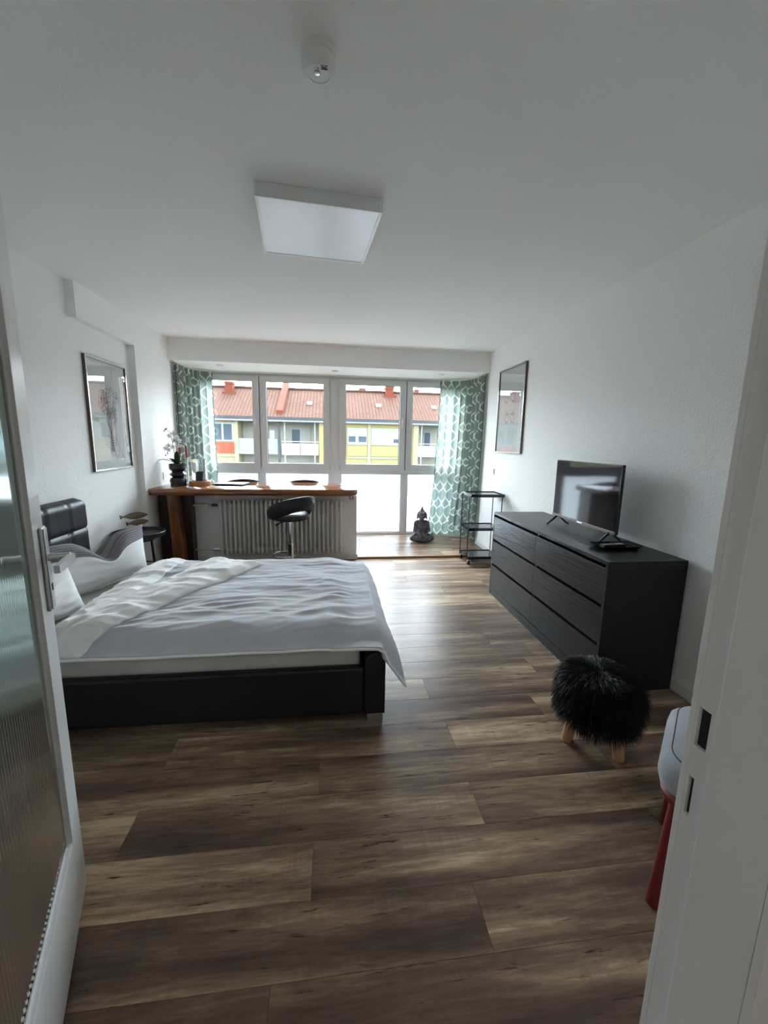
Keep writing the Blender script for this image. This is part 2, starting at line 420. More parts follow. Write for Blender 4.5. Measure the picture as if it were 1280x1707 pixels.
# glazing beads round the frosted panes
win = struct('window_1', bm, M['upvc'], label='white window wall of four casements over frosted panes')
for (a, b_) in ((wx0+0.06, xm1-0.045), (xm1+0.045, pc0), (pc1, xm2-0.045), (xm2+0.045, wx1-0.06)):
    bm = BM(); box(bm, a-0.005, b_+0.005, YW+0.03, YW+0.042, 0.05, 0.94)
    p = obj('frosted_pane', bm, M['frost'], win)
    bm = BM()
    for q in ((a, a+0.014, 0.055, 0.935), (b_-0.014, b_, 0.055, 0.935), (a, b_, 0.055, 0.069), (a, b_, 0.921, 0.935)): box(bm, q[0], q[1], YW+0.010, YW+0.030, q[2], q[3], 0.003)
    obj('pane_bead', bm, M['upvc'], win)
sash_spans = ((wx0+0.03, xm1-0.006), (xm1+0.006, pc0+0.018), (pc1-0.018, xm2-0.006), (xm2+0.006, wx1-0.03))
for i, (a, b_) in enumerate(sash_spans):
    bm = BM(); zb, zt, fw = 0.985, 2.25, 0.088
    yy0, yy1 = YW-0.022, YW+0.045
    for q in ((a, a+fw, zb, zt), (b_-fw, b_, zb, zt), (a+fw-0.004, b_-fw+0.004, zb, zb+fw), (a+fw-0.004, b_-fw+0.004, zt-fw+0.015, zt)): box(bm, q[0], q[1], yy0, yy1, q[2], q[3], 0.004)
    s_ = obj('sash', bm, M['upvc'], win)
    bm = BM(); box(bm, a+fw-0.008, b_-fw+0.008, YW+0.015, YW+0.021, zb+fw-0.008, zt-fw+0.02); obj('pane', bm, M['glass'], s_)
    bm = BM()
    for q in ((a+fw-0.001, a+fw+0.006, zb+fw, zt-fw+0.015), (b_-fw-0.006, b_-fw+0.001, zb+fw, zt-fw+0.015), (a+fw, b_-fw, zb+fw-0.001, zb+fw+0.006), (a+fw, b_-fw, zt-fw+0.009, zt-fw+0.016)): box(bm, q[0], q[1], YW+0.004, YW+0.014, q[2], q[3])
    obj('pane_seal', bm, M['seal'], s_)
    hx = b_-0.040 if i in (0, 2) else a+0.040
    bm = BM(); box(bm, hx-0.014, hx+0.014, yy0-0.010, yy0, 1.66, 1.73, 0.004); tube(bm, [(hx, yy0-0.008, 1.715), (hx, yy0-0.04, 1.715)], 0.008, 10)
    box(bm, hx-0.010, hx+0.010, yy0-0.046, yy0-0.032, 1.595, 1.725, 0.005); obj('handle', bm, M['upvc'], s_)
    hx = a+0.004 if i in (0, 2) else b_-0.004
    for z in (2.17, 1.02):
        bm = BM(); tube(bm, [(hx, yy0-0.006, z-0.035), (hx, yy0-0.006, z+0.035)], 0.008, 10); box(bm, hx-0.006, hx+0.006, yy0-0.006, yy0, z-0.03, z+0.03)
        h_ = obj('hinge', bm, M['alu'], s_)
    if i == 1 or i == 3: pass

#==MORE==
# ------------------------------------------------------------------ more materials
def fabric(name, col, rough=0.9, bs=350, bst=0.25, var=0.05, sheen=0.2):
    s = NT(name); co = s.objco(); v = s.noise(co, 9, 3)
    a = tuple(c*(1-var) for c in col[:3])+(1,); b = tuple(min(1, c*(1+var)) for c in col[:3])+(1,)
    s.set(Base_Color=s.ramp(v, [(0.3, a), (0.7, b)]), Roughness=rough, Sheen_Weight=sheen)
    s.p.inputs['Specular IOR Level'].default_value = 0.2
    s.bump(s.noise(co, bs, 2), bst, 0.001); return s.m
M['white_linen'] = fabric('white_linen', (0.90, 0.90, 0.89, 1), bst=0.15)
M['grey_linen'] = fabric('grey_linen', srgb(194, 195, 200), bst=0.15)
M['sheet'] = fabric('light_grey_sheet', srgb(196, 194, 188), bst=0.15)
M['greywool'] = fabric('grey_wool', srgb(152, 154, 158), bs=220, bst=0.5, var=0.14)
def leather():
    s = NT('black_leather'); co = s.objco()
    s.set(Base_Color=s.ramp(s.noise(co, 5, 3), [(0.3, (0.008, 0.008, 0.011, 1)), (0.7, (0.014, 0.014, 0.018, 1))]), Roughness=0.42)
    s.p.inputs['Specular IOR Level'].default_value = 0.35
    vo = s.n('TexVoronoi', None, Scale=260.0); s.put(vo.inputs['Vector'], co)
    s.bump(s.math('ADD', vo.outputs['Distance'], s.math('MULTIPLY', s.noise(co, 30, 4), 2.0)), 0.12, 0.002); return s.m
M['leather'] = leather()
def blackwood(axis):
    s = NT('black_brown_ash_'+axis); k = 0.05
    co = s.objco({'x': (k, 1, 1), 'y': (1, k, 1)}[axis]); wv = s.math('MULTIPLY', s.n('ObjectInfo').outputs['Random'], 60.0)
    wp = s.n('TexNoise', {'noise_dimensions': '4D'}, Scale=14.0, Detail=2.0); s.put(wp.inputs['Vector'], co); s.put(wp.inputs['W'], wv)
    rings = s.math('SINE', s.math('MULTIPLY', wp.outputs['Fac'], 95.0))
    d = s.noise(co, 90, 4, 0.6, wv)
    h = s.math('ADD', s.math('MULTIPLY', rings, 0.5), s.math('MULTIPLY', d, 0.8))
    s.set(Base_Color=s.ramp(h, [(0.1, (0.005, 0.005, 0.0062, 1)), (0.9, (0.014, 0.0138, 0.0155, 1))]), Roughness=0.34)
    s.p.inputs['Specular IOR Level'].default_value = 0.38
    s.bump(h, 0.17, 0.003); return s.m
M['bwood'] = blackwood('y')
M['bwoodx'] = blackwood('x')
M['slab'] = woodmat('lacquered_slab_wood', srgb(70, 32, 18), srgb(178, 112, 64), 'x', 1.0, 0.10, False, (0.34, 0.64), 0.04, 0.6)
M['post'] = woodmat('rough_post_wood', srgb(44, 20, 10), srgb(150, 92, 50), 'z', 1.3, 0.28, False, (0.36, 0.62), 0.4)
M['darkpanel'] = woodmat('dark_panel_wood', srgb(28, 14, 11), srgb(58, 30, 22), 'z', 0.7, 0.4, True, (0.3, 0.7), 0.1)
M['radiator'] = plain('radiator_enamel', (0.70, 0.69, 0.66, 1), 0.4, var=0.03)
M['red'] = plain('red_lacquer', srgb(106, 26, 28), 0.35, var=0.08, bump=0.05, bscale=40)
M['paper'] = plain('picture_paper', (0.78, 0.78, 0.77, 1), 0.8, var=0.02)
M['ink'] = plain('drawing_ink', (0.03, 0.03, 0.035, 1), 0.8)
M['bronze'] = plain('brushed_bronze', srgb(96, 82, 76), 0.35, 0.7, var=0.1)
M['silverframe'] = plain('silver_frame', (0.70, 0.70, 0.69, 1), 0.25, 1.0, var=0.03)
M['socket'] = plain('white_plastic', (0.82, 0.82, 0.80, 1), 0.35, var=0.02)
M['ceramic'] = plain('dark_glazed_ceramic', srgb(42, 44, 50), 0.12, var=0.35, vscale=40)
M['leaf'] = plain('orchid_leaf', srgb(38, 74, 34), 0.4, var=0.25, vscale=18)
M['stem'] = plain('orchid_stem', srgb(70, 84, 44), 0.6, var=0.15)
M['petal'] = plain('white_petal', (0.86, 0.85, 0.84, 1), 0.6, var=0.04, Subsurface_Weight=0.2)
M['redpetal'] = plain('dark_red', srgb(150, 24, 34), 0.45, var=0.2)
M['soil'] = plain('bark_soil', srgb(50, 38, 30), 0.95, var=0.4, vscale=90, bump=0.6)
M['corkwood'] = woodmat('pale_turned_wood', srgb(150, 104, 66), srgb(206, 164, 118), 'x', 1.5, 0.5, False)
M['candle'] = plain('black_wax', srgb(40, 40, 46), 0.45, var=0.5, vscale=70, bump=0.3, bscale=90)
M['pebble'] = plain('grey_pebble', srgb(120, 122, 124), 0.6, var=0.3, vscale=30)
M['stone'] = plain('dark_cast_stone', srgb(92, 88, 96), 0.5, var=0.45, vscale=26, bump=0.5, bscale=70)
M['fishwood'] = woodmat('carved_grey_wood', srgb(70, 58, 44), srgb(140, 122, 96), 'x', 2.5, 0.7, True)
M['greytop'] = plain('smoked_glass_top', srgb(60, 66, 68), 0.06, var=0.05)
M['fur'] = plain('black_fur', (0.004, 0.004, 0.005, 1), 0.5, spec=0.22, var=0.5, vscale=40)
M['hide'] = plain('black_hide', (0.008, 0.008, 0.009, 1), 0.8)
M['pine'] = woodmat('pale_pine', srgb(168, 122, 80), srgb(214, 176, 130), 'z', 1.5, 0.5, False)
M['screen'] = plain('tv_screen', (0.006, 0.006, 0.008, 1), 0.06, var=0.05, spec=0.6)
M['diffuser'] = plain('opal_diffuser', (0.86, 0.87, 0.91, 1), 0.28, var=0.015)
M['spotface'] = plain('spot_lens', (0.75, 0.76, 0.78, 1), 0.3)

# ------------------------------------------------------------------ bed
BX0, BX1, BY0, BY1 = -1.85, 0.25, 1.85, 3.35
bed = thing('bed', 'black leather upholstered double bed with stitched headboard', 'bed', (-0.8, 2.6, 0))
bm = BM()
def rail_prof(y0, y1, z0, z1):
    box(bm, BX0-0.02, 0.155, y0, y1, z0, z1, 0.018, 4)
rail_prof(BY0, BY0+0.05, 0.045, 0.295); obj('side_rail', bm, M['leather'], bed)
bm = BM(); rail_prof(BY1-0.05, BY1, 0.045, 0.295); obj('side_rail', bm, M['leather'], bed)
bm = BM()
# foot board: padded, rounded over the top
prof = [(0.155, 0.045)] + [(0.205-0.048*math.cos(a), 0.322+0.048*math.sin(a)) for a in [k*PI/10 for k in range(11)]] + [(0.253, 0.045)]
prism(bm, prof, 'y', BY0-0.004, BY1+0.004)
ft = obj('foot_board', bm, M['leather'], bed, angle=30)
for y in (BY0-0.004, BY1+0.004):
    bm = BM(); tube(bm, [(p[0], y, p[1]) for p in prof], 0.0035, 6); obj('piping', bm, M['leather'], ft)
# headboard with stitched panels
bm = BM(); hb_y0, hb_y1, hb_z0, hb_z1 = BY0, 3.315, 0.045, 0.945
def hbf(a, b):
    y = hb_y0+a*(hb_y1-hb_y0); z = hb_z0+b*(hb_z1-hb_z0)
    e = min(a, 1-a)*(hb_y1-hb_y0); ez = (1-b)*(hb_z1-hb_z0)
    r = 0.06
    bulge = 0.075
    for q in (e, ez):
        if q < r: bulge *= math.sqrt(max(0.0, 1-((r-q)/r)**2))*0.85+0.15
    sy = abs(((y-hb_y0)/0.245+0.5) % 1-0.5)*0.245; sz = abs(((z-0.0)/0.245+0.582) % 1-0.5)*0.245
    bulge -= 0.012*math.exp(-(sy/0.012)**2) + 0.012*math.exp(-(sz/0.012)**2)
    bulge += 0.003*noise.noise((y*9, z*9, 1))
    # rounded upper corners
    if b > 0.9 and e < 0.08:
        z -= 0.045*(1-e/0.08)**2*(b-0.9)/0.1
    return (-1.935+max(0.01, bulge)+0.02, y, z)
vs = grid(bm, 90, 60, hbf)
hb = obj('headboard', bm, M['leather'], bed, angle=60)
bm = BM(); box(bm, -1.945, -1.905, hb_y0+0.004, hb_y1-0.004, hb_z0, hb_z1-0.03, 0.012); obj('headboard_back', bm, M['leather'], hb)
bm = BM(); box(bm, BX0, 0.155, BY0+0.05, BY1-0.05, 0.13, 0.16); obj('slatted_base', M and bm, M['black'], bed)
for (x0, y0) in ((0.168, BY0+0.0), (0.168, BY1-0.08), (-1.9, BY0+0.0), (-1.9, BY1-0.08)):
    bm = BM(); box(bm, x0, x0+0.08, y0, y0+0.08, 0.0, 0.047, 0.003); obj('foot', bm, M['alu'], bed)
bm = BM()
def mat_f():
    box(bm, BX0+0.012, 0.135, BY0+0.052, BY1-0.052, 0.163, 0.382, 0.03, 4)
mat_f(); bmesh.ops.subdivide_edges(bm, edges=[e for e in bm.edges if e.calc_length() > 0.5], cuts=24, use_grid_fill=True)
for v in bm.verts: v.co += Vector((0, 0.004*noise.noise(v.co*7), 0.004*noise.noise(v.co*5)))
tag(obj('mattress', bm, M['sheet'], None, (-0.85, 2.6, 0.163)), 'mattress under a fitted light grey sheet inside the black bed frame', 'mattress')

# duvet
def sm(a, b, x):
    t = max(0.0, min(1.0, (x-a)/(b-a))); return t*t*(3-2*t)
def wr(x, y):
    """creases of the cover"""
    v = 0.0
    p = Vector((x*2.1+y*0.7, y*7.5-x*1.2, 0.3))
    v += 0.010*(1-abs(noise.noise(p))*2.2)
    p = Vector((x*5+y*2.0, y*17-x*3.5, 4.1)); v += 0.0062*(1-abs(noise.noise(p))*2)
    v += 0.020*noise.noise((x*2.2, y*2.6, 7.0))
    return v
def duvet_h(x, y):
    top = 0.425
    puff = 0.045*sm(1.86, 2.05, y)*(1-sm(3.05, 3.36, y)*1.0)
    z = top+puff+wr(x, y)*sm(1.85, 2.0, y)*(1-0.6*sm(0.0, 0.2, x))
    z = z-0.02*(1-sm(1.85, 1.95, y))
    z -= 0.03*sm(-0.05, 0.16, x)
    return z
DX0, DX1, DY0, DY1 = -1.33, 0.36, 1.855, 3.36
def duvet_f(a, b):
    y = DY0+b*(DY1-DY0)
    xend = 0.305+0.055*(1-sm(0.0, 0.25, b))-0.05*sm(0.6, 1.0, b)
    x = DX0+a*(xend-DX0)
    # near edge sags a little over the rail, the head end runs under the turned-back flap
    z = duvet_h(x, y)
    over = max(0.0, x-0.235)
    z = max(z, 0.402) if x < 0.25 else z
    z -= over*0.9+over*over*2.5
    z -= 0.020*sm(0.20, 0.35, x)*(1-sm(1.86, 2.15, y))
    if y < 1.90 and x < 0.13: z = min(z, 0.41+(y-1.855)*0.4)
    if y > 3.28: z -= (y-3.28)*0.3
    yy = y-0.02*sm(0.1, 0.33, x)*(1-sm(1.86, 2.1, y))+0.012*noise.noise((x*4, 0, 2))*(1-sm(1.86, 1.95, y))
    return (x, yy, z)
bm = BM(); grid(bm, 190, 170, duvet_f)
duvet = tag(obj('duvet', bm, M['grey_linen'], None, (-0.5, 2.6, 0.39), angle=80), 'crumpled grey duvet with white turned-back edge spread over the bed', 'duvet')
md = duvet.modifiers.new('thick', 'SOLIDIFY'); md.thickness = 0.014; md.offset = -1
# white hem along the near edge
bm = BM(); pts = [Vector(duvet_f(a/60, 0.0))+Vector((0, -0.004, -0.008)) for a in range(0, 61)]
tube(bm, pts, 0.0065, 6); obj('hem', bm, M['white_linen'], duvet)
# turned-back white flap: polygon in plan, lying on the duvet
def poly_d(pt, poly):
    x, y = pt; ins = False; dm = 9
    n = len(poly)
    for i in range(n):
        (x0, y0), (x1, y1) = poly[i], poly[(i+1) % n]
        if (y0 > y) != (y1 > y) and x < (x1-x0)*(y-y0)/(y1-y0)+x0: ins = not ins
        dx, dy = x1-x0, y1-y0; t = max(0, min(1, ((x-x0)*dx+(y-y0)*dy)/(dx*dx+dy*dy)))
        dm = min(dm, math.hypot(x-x0-t*dx, y-y0-t*dy))
    return dm if ins else -dm
def flap(name, A, B, lift, nu=110, nv=44, thick=0.016, seed=0):
    """band between two plan curves A and B (lists of points from the near to the far side)"""
    def samp(C, t):
        f = t*(len(C)-1); i = min(int(f), len(C)-2); u = f-i
        p0 = C[max(i-1, 0)]; p1 = C[i]; p2 = C[i+1]; p3 = C[min(i+2, len(C)-1)]
        cr = lambda a, b, c, d: 0.5*((2*b)+(-a+c)*u+(2*a-5*b+4*c-d)*u*u+(-a+3*b-3*c+d)*u**3)
        return cr(p0[0], p1[0], p2[0], p3[0]), cr(p0[1], p1[1], p2[1], p3[1])
    def f(a, b):
        pa = samp(A, a); pb = samp(B, a)
        x = pa[0]+(pb[0]-pa[0])*b; y = pa[1]+(pb[1]-pa[1])*b
        e = min(b, 1-b)*math.hypot(pb[0]-pa[0], pb[1]-pa[1]); e2 = min(e, min(a, 1-a)*1.3)
        z = duvet_h(x, max(y, 1.9))*0.5+0.5*0.455
        z = max(z, duvet_h(x, max(y, 1.9))+0.004)+lift*math.sqrt(max(0.0, min(1.0, e2/0.07)))
        z += 0.010*noise.noise((x*9+seed, y*3.5, 3.0))*min(1, e2/0.05)
        z += 0.006*(1-abs(noise.noise((x*16-y*9+seed, y*5, 5.0)))*2)*min(1, e2/0.05)
        if y < 1.93: z -= (1.93-y)*0.7
        return (x, y, z)
    bm = BM(); grid(bm, nu, nv, f)
    o = obj(name, bm, M['white_linen'], duvet, angle=80)
    m_ = o.modifiers.new('thick', 'SOLIDIFY'); m_.thickness = thick; m_.offset = -1
    return o
flap('turned_back_edge', [(-1.31, 1.875), (-1.30, 2.02), (-1.24, 2.22), (-1.13, 2.50), (-1.02, 2.80), (-0.90, 3.14)],
     [(-1.14, 1.862), (-1.10, 1.965), (-0.985, 2.19), (-0.84, 2.46), (-0.70, 2.70), (-0.53, 3.02)], 0.040)
flap('turned_back_edge', [(-1.335, 1.95), (-1.34, 2.18), (-1.345, 2.53), (-1.33, 2.80), (-1.30, 3.28)],
     [(-1.27, 2.06), (-1.22, 2.24), (-1.14, 2.50), (-1.13, 2.78), (-1.10, 3.20)], 0.018, seed=5)

# pillows
def pillow_mat():
    s = NT('two_tone_pillow_cover')
    uv = s.n('UVMap'); sp = s.n('SeparateXYZ'); s.put(sp.inputs[0], uv.outputs[0])
    wv = s.math('SINE', s.math('ADD', s.math('MULTIPLY', sp.outputs[1], 150.0), s.math('MULTIPLY', s.noise(uv.outputs[0], 4, 2), 9.0)))
    g = s.ramp(wv, [(0.2, srgb(128, 124, 128)), (0.8, srgb(156, 152, 156))])
    f = s.math('GREATER_THAN', sp.outputs[1], 0.74)
    s.set(Base_Color=s.mix(f, (0.90, 0.90, 0.89, 1), g), Roughness=0.9); s.p.inputs['Specular IOR Level'].default_value = 0.2
    s.bump(s.noise(s.objco(), 350, 2), 0.12, 0.001); return s.m
M['pillow'] = pillow_mat()
def pillow(label, base0, base1, hgt, lean, T, dent, lift=0.0, mat='pillow', slump=0.0):
    b0, b1 = Vector(base0), Vector(base1); ax = (b1-b0); W = ax.length; ax.normalize()
    nn = Vector((ax.y, -ax.x, 0))           # towards the foot of the bed
    upv = (Vector((0, 0, 1))*math.cos(lean)-nn*math.sin(lean))
    bm = BM()
    def side(sg):
        def f(a, b):
            u, v = a*2-1, b*2-1
            px_ = 1-0.07*(1-v*v)*abs(u)**3; py_ = 1-0.07*(1-u*u)*abs(v)**3
            t = T*max(0, (1-abs(u)**2.6))**0.55*max(0, (1-abs(v)**2.6))**0.55
            wv_ = 0.010*noise.noise((u*3+sg, v*4, W*7))*(1-abs(u)**4)*(1-abs(v)**4)
            q = b0+ax*(W*(0.5+0.5*u*px_))+upv*(hgt*(0.5+0.5*v*py_))+nn*sg*(t*0.5+wv_)
            dn = dent*math.exp(-((u-0.08)/0.26)**2)*max(0, (v+0.55)/1.55)**1.6
            q -= upv*dn
            q += nn*(t*0.25*dn/max(dent, 1e-3))*sg
            q -= upv*slump*(1-u)*0.5*max(0, v)
            return (q.x, q.y, max(q.z, 0.392+lift))
        return f
    grid(bm, 56, 48, side(1)); grid(bm, 56, 48, side(-1))
    bmesh.ops.remove_doubles(bm, verts=bm.verts, dist=0.0008)
    o = obj('pillow', bm, M[mat], None, tuple((b0+b1)/2), angle=75)
    return tag(o, label, 'pillow')
pillow('white pillow with grey striped top band and a chopped-in middle, beside the side table', (-1.70, 2.44, 0.395), (-1.405, 3.20, 0.395), 0.36, 0.06, 0.19, 0.15)
pillow('white pillow lying low beside the open door, its corner pointing at the duvet', (-1.62, 1.92, 0.395), (-1.46, 2.49, 0.395), 0.26, 0.35, 0.20, 0.05, slump=0.03, mat='white_linen')

# ------------------------------------------------------------------ dresser
dx, dy = 1.475, 1.956
dr = thing('dresser', 'long low black-brown wooden dresser with six drawers against the white wall', 'dresser', (dx, dy, 0))
L, Dp, Hd = 1.6, 0.48, 0.78
bm = BM(); box(bm, dx, dx+Dp, dy, dy+L, Hd-0.022, Hd, 0.0015); obj('top', bm, M['bwood'], dr)
for y in (dy, dy+L-0.02):
    bm = BM(); box(bm, dx, dx+Dp, y, y+0.02, 0.0, Hd-0.0225, 0.001); obj('side_panel', bm, M['bwood'], dr)
bm = BM(); box(bm, dx+0.02, dx+Dp-0.005, dy+L/2-0.01, dy+L/2+0.01, 0.0, Hd-0.023); obj('middle_panel', bm, M['black'], dr)
bm = BM(); box(bm, dx+Dp-0.005, dx+Dp, dy+0.02, dy+L-0.02, 0.02, Hd-0.023); obj('back_panel', bm, M['black'], dr)
for c_ in range(2):
    ya = dy+0.021+c_*(L/2-0.02+0.0); yb = ya+L/2-0.0225
    ya, yb = (dy+0.021, dy+L/2-0.001) if c_ == 0 else (dy+L/2+0.001, dy+L-0.021)
    bm = BM(); box(bm, dx+0.002, dx+0.02, ya, yb, 0.0, 0.068, 0.001); obj('plinth', bm, M['bwood'], dr)
    for r_ in range(3):
        z0 = 0.072+r_*0.2285; z1 = z0+0.2085
        bm = BM(); box(bm, dx+0.001, dx+0.019, ya, yb, z0, z1, 0.0015)
        box(bm, dx+0.019, dx+0.030, ya+0.004, yb-0.004, z0+0.005, z1-0.02)
        df = obj('drawer', bm, M['bwood'], dr)
        bm = BM(); box(bm, dx+0.03, dx+Dp-0.03, ya+0.015, yb-0.015, z0+0.01, z1-0.03); obj('drawer_box', bm, M['black'], df)

# television
tx, tz0, tz1, ty0, ty1 = 1.755, 0.845, 1.285, 2.30, 3.045
tv = thing('television', 'flat black television on two splayed feet on the dresser', 'television', (tx, (ty0+ty1)/2, Hd))
bm = BM(); box(bm, tx, tx+0.022, ty0, ty1, tz0, tz1, 0.004); body = obj('housing', bm, M['blackgloss'], tv)
bm = BM(); box(bm, tx-0.0015, tx+0.002, ty0+0.012, ty1-0.012, tz0+0.022, tz1-0.012); obj('screen', bm, M['screen'], tv)
bm = BM(); box(bm, tx-0.004, tx+0.006, ty0+0.001, ty1-0.001, tz0-0.001, tz0+0.018, 0.002); obj('lower_bezel', bm, M['bronze'], tv)
bm = BM(); box(bm, tx-0.0052, tx-0.0035, (ty0+ty1)/2-0.03, (ty0+ty1)/2+0.03, tz0+0.004, tz0+0.013, 0.001); obj('badge', bm, M['silverframe'], tv)
bm = BM(); box(bm, tx+0.02, tx+0.065, ty0+0.09, ty1-0.09, tz0+0.005, tz0+0.24, 0.012); obj('rear_cover', bm, M['black'], tv)
for y in (ty0+0.06, ty1-0.06):
    bm = BM(); tube(bm, [(tx-0.085, y-0.02, Hd+0.006), (tx-0.07, y-0.015, Hd+0.014), (tx+0.005, y, tz0+0.004), (tx+0.02, y, tz0+0.004), (tx+0.08, y-0.012, Hd+0.014), (tx+0.10, y-0.015, Hd+0.006)], [0.006, 0.007, 0.009, 0.009, 0.007, 0.006], 8)
    obj('stand_foot', bm, M['black'], tv)
# tray and remote
t_ = thing('tray', 'small flat black tray with flared rim in front of the television foot', 'tray', (1.755, 2.36, Hd))
bm = BM(); cx, cy = 1.735, 2.255; R1 = Matrix.Translation((cx, cy, Hd+0.0005)) @ Matrix.Rotation(0.02, 4, 'Z')
def rr(w, h, z, rad=0.02, n=5):
    o_ = []
    for (sx_, sy_, a0) in ((1, 1, 0), (-1, 1, PI/2), (-1, -1, PI), (1, -1, 1.5*PI)):
        for k in range(n+1): o_.append(Vector((sx_*(w-rad)+rad*math.cos(a0+k*PI/2/n), sy_*(h-rad)+rad*math.sin(a0+k*PI/2/n), z)))
    return o_
def loft(bm, rings, cap0=True, cap1=True):
    R_ = [[bm.verts.new(p) for p in r] for r in rings]
    for a, b in zip(R_[:-1], R_[1:]):
        for k in range(len(a)): bm.faces.new((a[k], a[(k+1) % len(a)], b[(k+1) % len(b)], b[k]))
    if cap0: bm.faces.new(R_[0][::-1])
    if cap1: bm.faces.new(R_[-1])
loft(bm, [rr(0.115, 0.05, 0), rr(0.145, 0.075, 0.02), rr(0.142, 0.072, 0.021), rr(0.112, 0.047, 0.005)]); bm.transform(R1)
obj('tray_body', bm, M['blackgloss'], t_)
rc = thing('remote_control', 'slim dark remote control lying in the small black tray', 'remote', (cx-0.02, cy, Hd+0.006))
bm = BM(); box(bm, -0.10, 0.06, -0.02, 0.02, 0, 0.016, 0.004); bm.transform(Matrix.Translation((cx, cy, Hd+0.0065)) @ Matrix.Rotation(0.1, 4, 'Z')); obj('remote_body', bm, M['black'], rc)
for i in range(5):
    for j in (-1, 1):
        bm = BM(); box(bm, -0.085+i*0.028, -0.073+i*0.028, j*0.009-0.005, j*0.009+0.005, 0.016, 0.0185, 0.001); bm.transform(Matrix.Translation((cx, cy, Hd+0.0065)) @ Matrix.Rotation(0.1, 4, 'Z')); obj('button', bm, M['silverframe'], rc)

# ------------------------------------------------------------------ fur stool
fs = (1.235, 1.60, 0)
f_ = thing('fur_stool', 'low round stool covered in shaggy black fur in front of the dresser', 'stool', fs)
bm = BM(); prof = [(0, 0.15), (0.11, 0.15), (0.140, 0.165), (0.155, 0.21), (0.158, 0.29), (0.150, 0.335), (0.125, 0.36), (0.06, 0.368), (0, 0.368)]
lathe(bm, prof, fs, 32); obj('cushion', bm, M['hide'], f_)
for a in (168, 291, 50):
    ca, sa = math.cos(math.radians(a)), math.sin(math.radians(a))
    bm = BM(); tube(bm, [(fs[0]+0.09*ca, fs[1]+0.09*sa, 0.17), (fs[0]+0.115*ca, fs[1]+0.115*sa, 0.06), (fs[0]+0.125*ca, fs[1]+0.125*sa, 0.0)], [0.028, 0.026, 0.024], 14)
    obj('leg', bm, M['pine'], f_)
bm = BM(); rs = random.Random(3)
def profpt(t):
    k = t*(len(prof)-2)+1; i = min(int(k), len(prof)-2); u = k-i
    return prof[i][0]+(prof[i+1][0]-prof[i][0])*u, prof[i][1]+(prof[i+1][1]-prof[i][1])*u
cnt = 0
while cnt < 15000:
    t = rs.random(); r, z = profpt(t)
    if rs.random() > (r/0.158): continue
    cnt += 1
    a = rs.uniform(0, 2*PI); out = Vector((math.cos(a), math.sin(a), 0))
    p = Vector(fs)+out*r+Vector((0, 0, z))
    top = sm(0.30, 0.365, z)
    clump = noise.noise((math.cos(a)*3.2, math.sin(a)*3.2, z*9))
    sw = Vector((-out.y, out.x, 0))*(0.5*clump+rs.uniform(-0.25, 0.25))
    d = (out*(0.42+0.3*top)+Vector((0, 0, 1))*(0.45*top-0.25*(1-top))+sw).normalized()
    ln = rs.uniform(0.06, 0.10)*(1-0.35*top); side = d.cross(Vector((rs.uniform(-1, 1), rs.uniform(-1, 1), rs.uniform(-1, 1)))).normalized()
    wd = rs.uniform(0.0007, 0.0014)
    pts = []; q = p-d*0.006
    for k in range(4):
        pts.append(q.copy()); q = q+d*(ln/3); d = (d+Vector((0, 0, -0.55))+sw*0.1).normalized()
        q.z = max(q.z, 0.055+0.03*rs.random())
    vs = []
    for k, q in enumerate(pts[:-1]): vs.append((bm.verts.new(q-side*wd*(1-k*0.25)), bm.verts.new(q+side*wd*(1-k*0.25))))
    tip = bm.verts.new(pts[-1])
    for k in range(2): bm.faces.new((vs[k][0], vs[k][1], vs[k+1][1], vs[k+1][0]))
    bm.faces.new((vs[2][0], vs[2][1], tip))
fo = obj('fur', bm, M['fur'], f_, angle=180); fo['kind'] = 'stuff'

# ------------------------------------------------------------------ red stool with grey cushion
rs0 = Vector((1.235, 0.925, 0)); RSA = math.radians(43.5)
r_ = thing('cushioned_stool', 'red wooden stool with thick grey wool cushion beside the door frame', 'stool', tuple(rs0))
Tz = lambda z: Matrix.Translation((rs0.x, rs0.y, z))
def rring(w, rad, z, n=8): return [Vector((p.x*math.cos(RSA)-p.y*math.sin(RSA)+rs0.x, p.x*math.sin(RSA)+p.y*math.cos(RSA)+rs0.y, z)) for p in rr(w, w, 0, rad, n)]
bm = BM(); loft(bm, [rring(0.190, 0.085, 0.352), rring(0.204, 0.09, 0.360), rring(0.207, 0.09, 0.378), rring(0.200, 0.088, 0.392)]); obj('seat_board', bm, M['red'], r_)
bm = BM(); loft(bm, [rring(0.195, 0.08, 0.3925), rring(0.211, 0.085, 0.405), rring(0.217, 0.085, 0.435), rring(0.211, 0.085, 0.470), rring(0.190, 0.08, 0.497), rring(0.165, 0.075, 0.512), rring(0.11, 0.07, 0.520), rring(0.075, 0.07, 0.521)])
cu = obj('cushion', bm, M['greywool'], r_, angle=60)
bm = BM(); tube(bm, [p+Vector((0, 0, 0)) for p in rring(0.1895, 0.081, 0.4965)], 0.0022, 6, True); obj('seam', bm, M['black'], cu)
legs = []
for a in (178.5, 268.5, 358.5, 88.5):
    ca, sa = math.cos(math.radians(a)), math.sin(math.radians(a))
    p0 = rs0+Vector((0.215*ca, 0.215*sa, 0.353)); p1 = rs0+Vector((0.250*ca, 0.250*sa, 0.0)); legs.append((p0, p1))
    bm = BM(); tube(bm, [p0, p1], [0.024, 0.021], 18); obj('leg', bm, M['red'], r_)
for i in range(4):
    a_, b_ = legs[i], legs[(i+1) % 4]; t = 0.52+0.1*(i % 2)
    bm = BM(); tube(bm, [a_[0].lerp(a_[1], t), b_[0].lerp(b_[1], t)], 0.010, 10); obj('stretcher', bm, M['red'], r_)

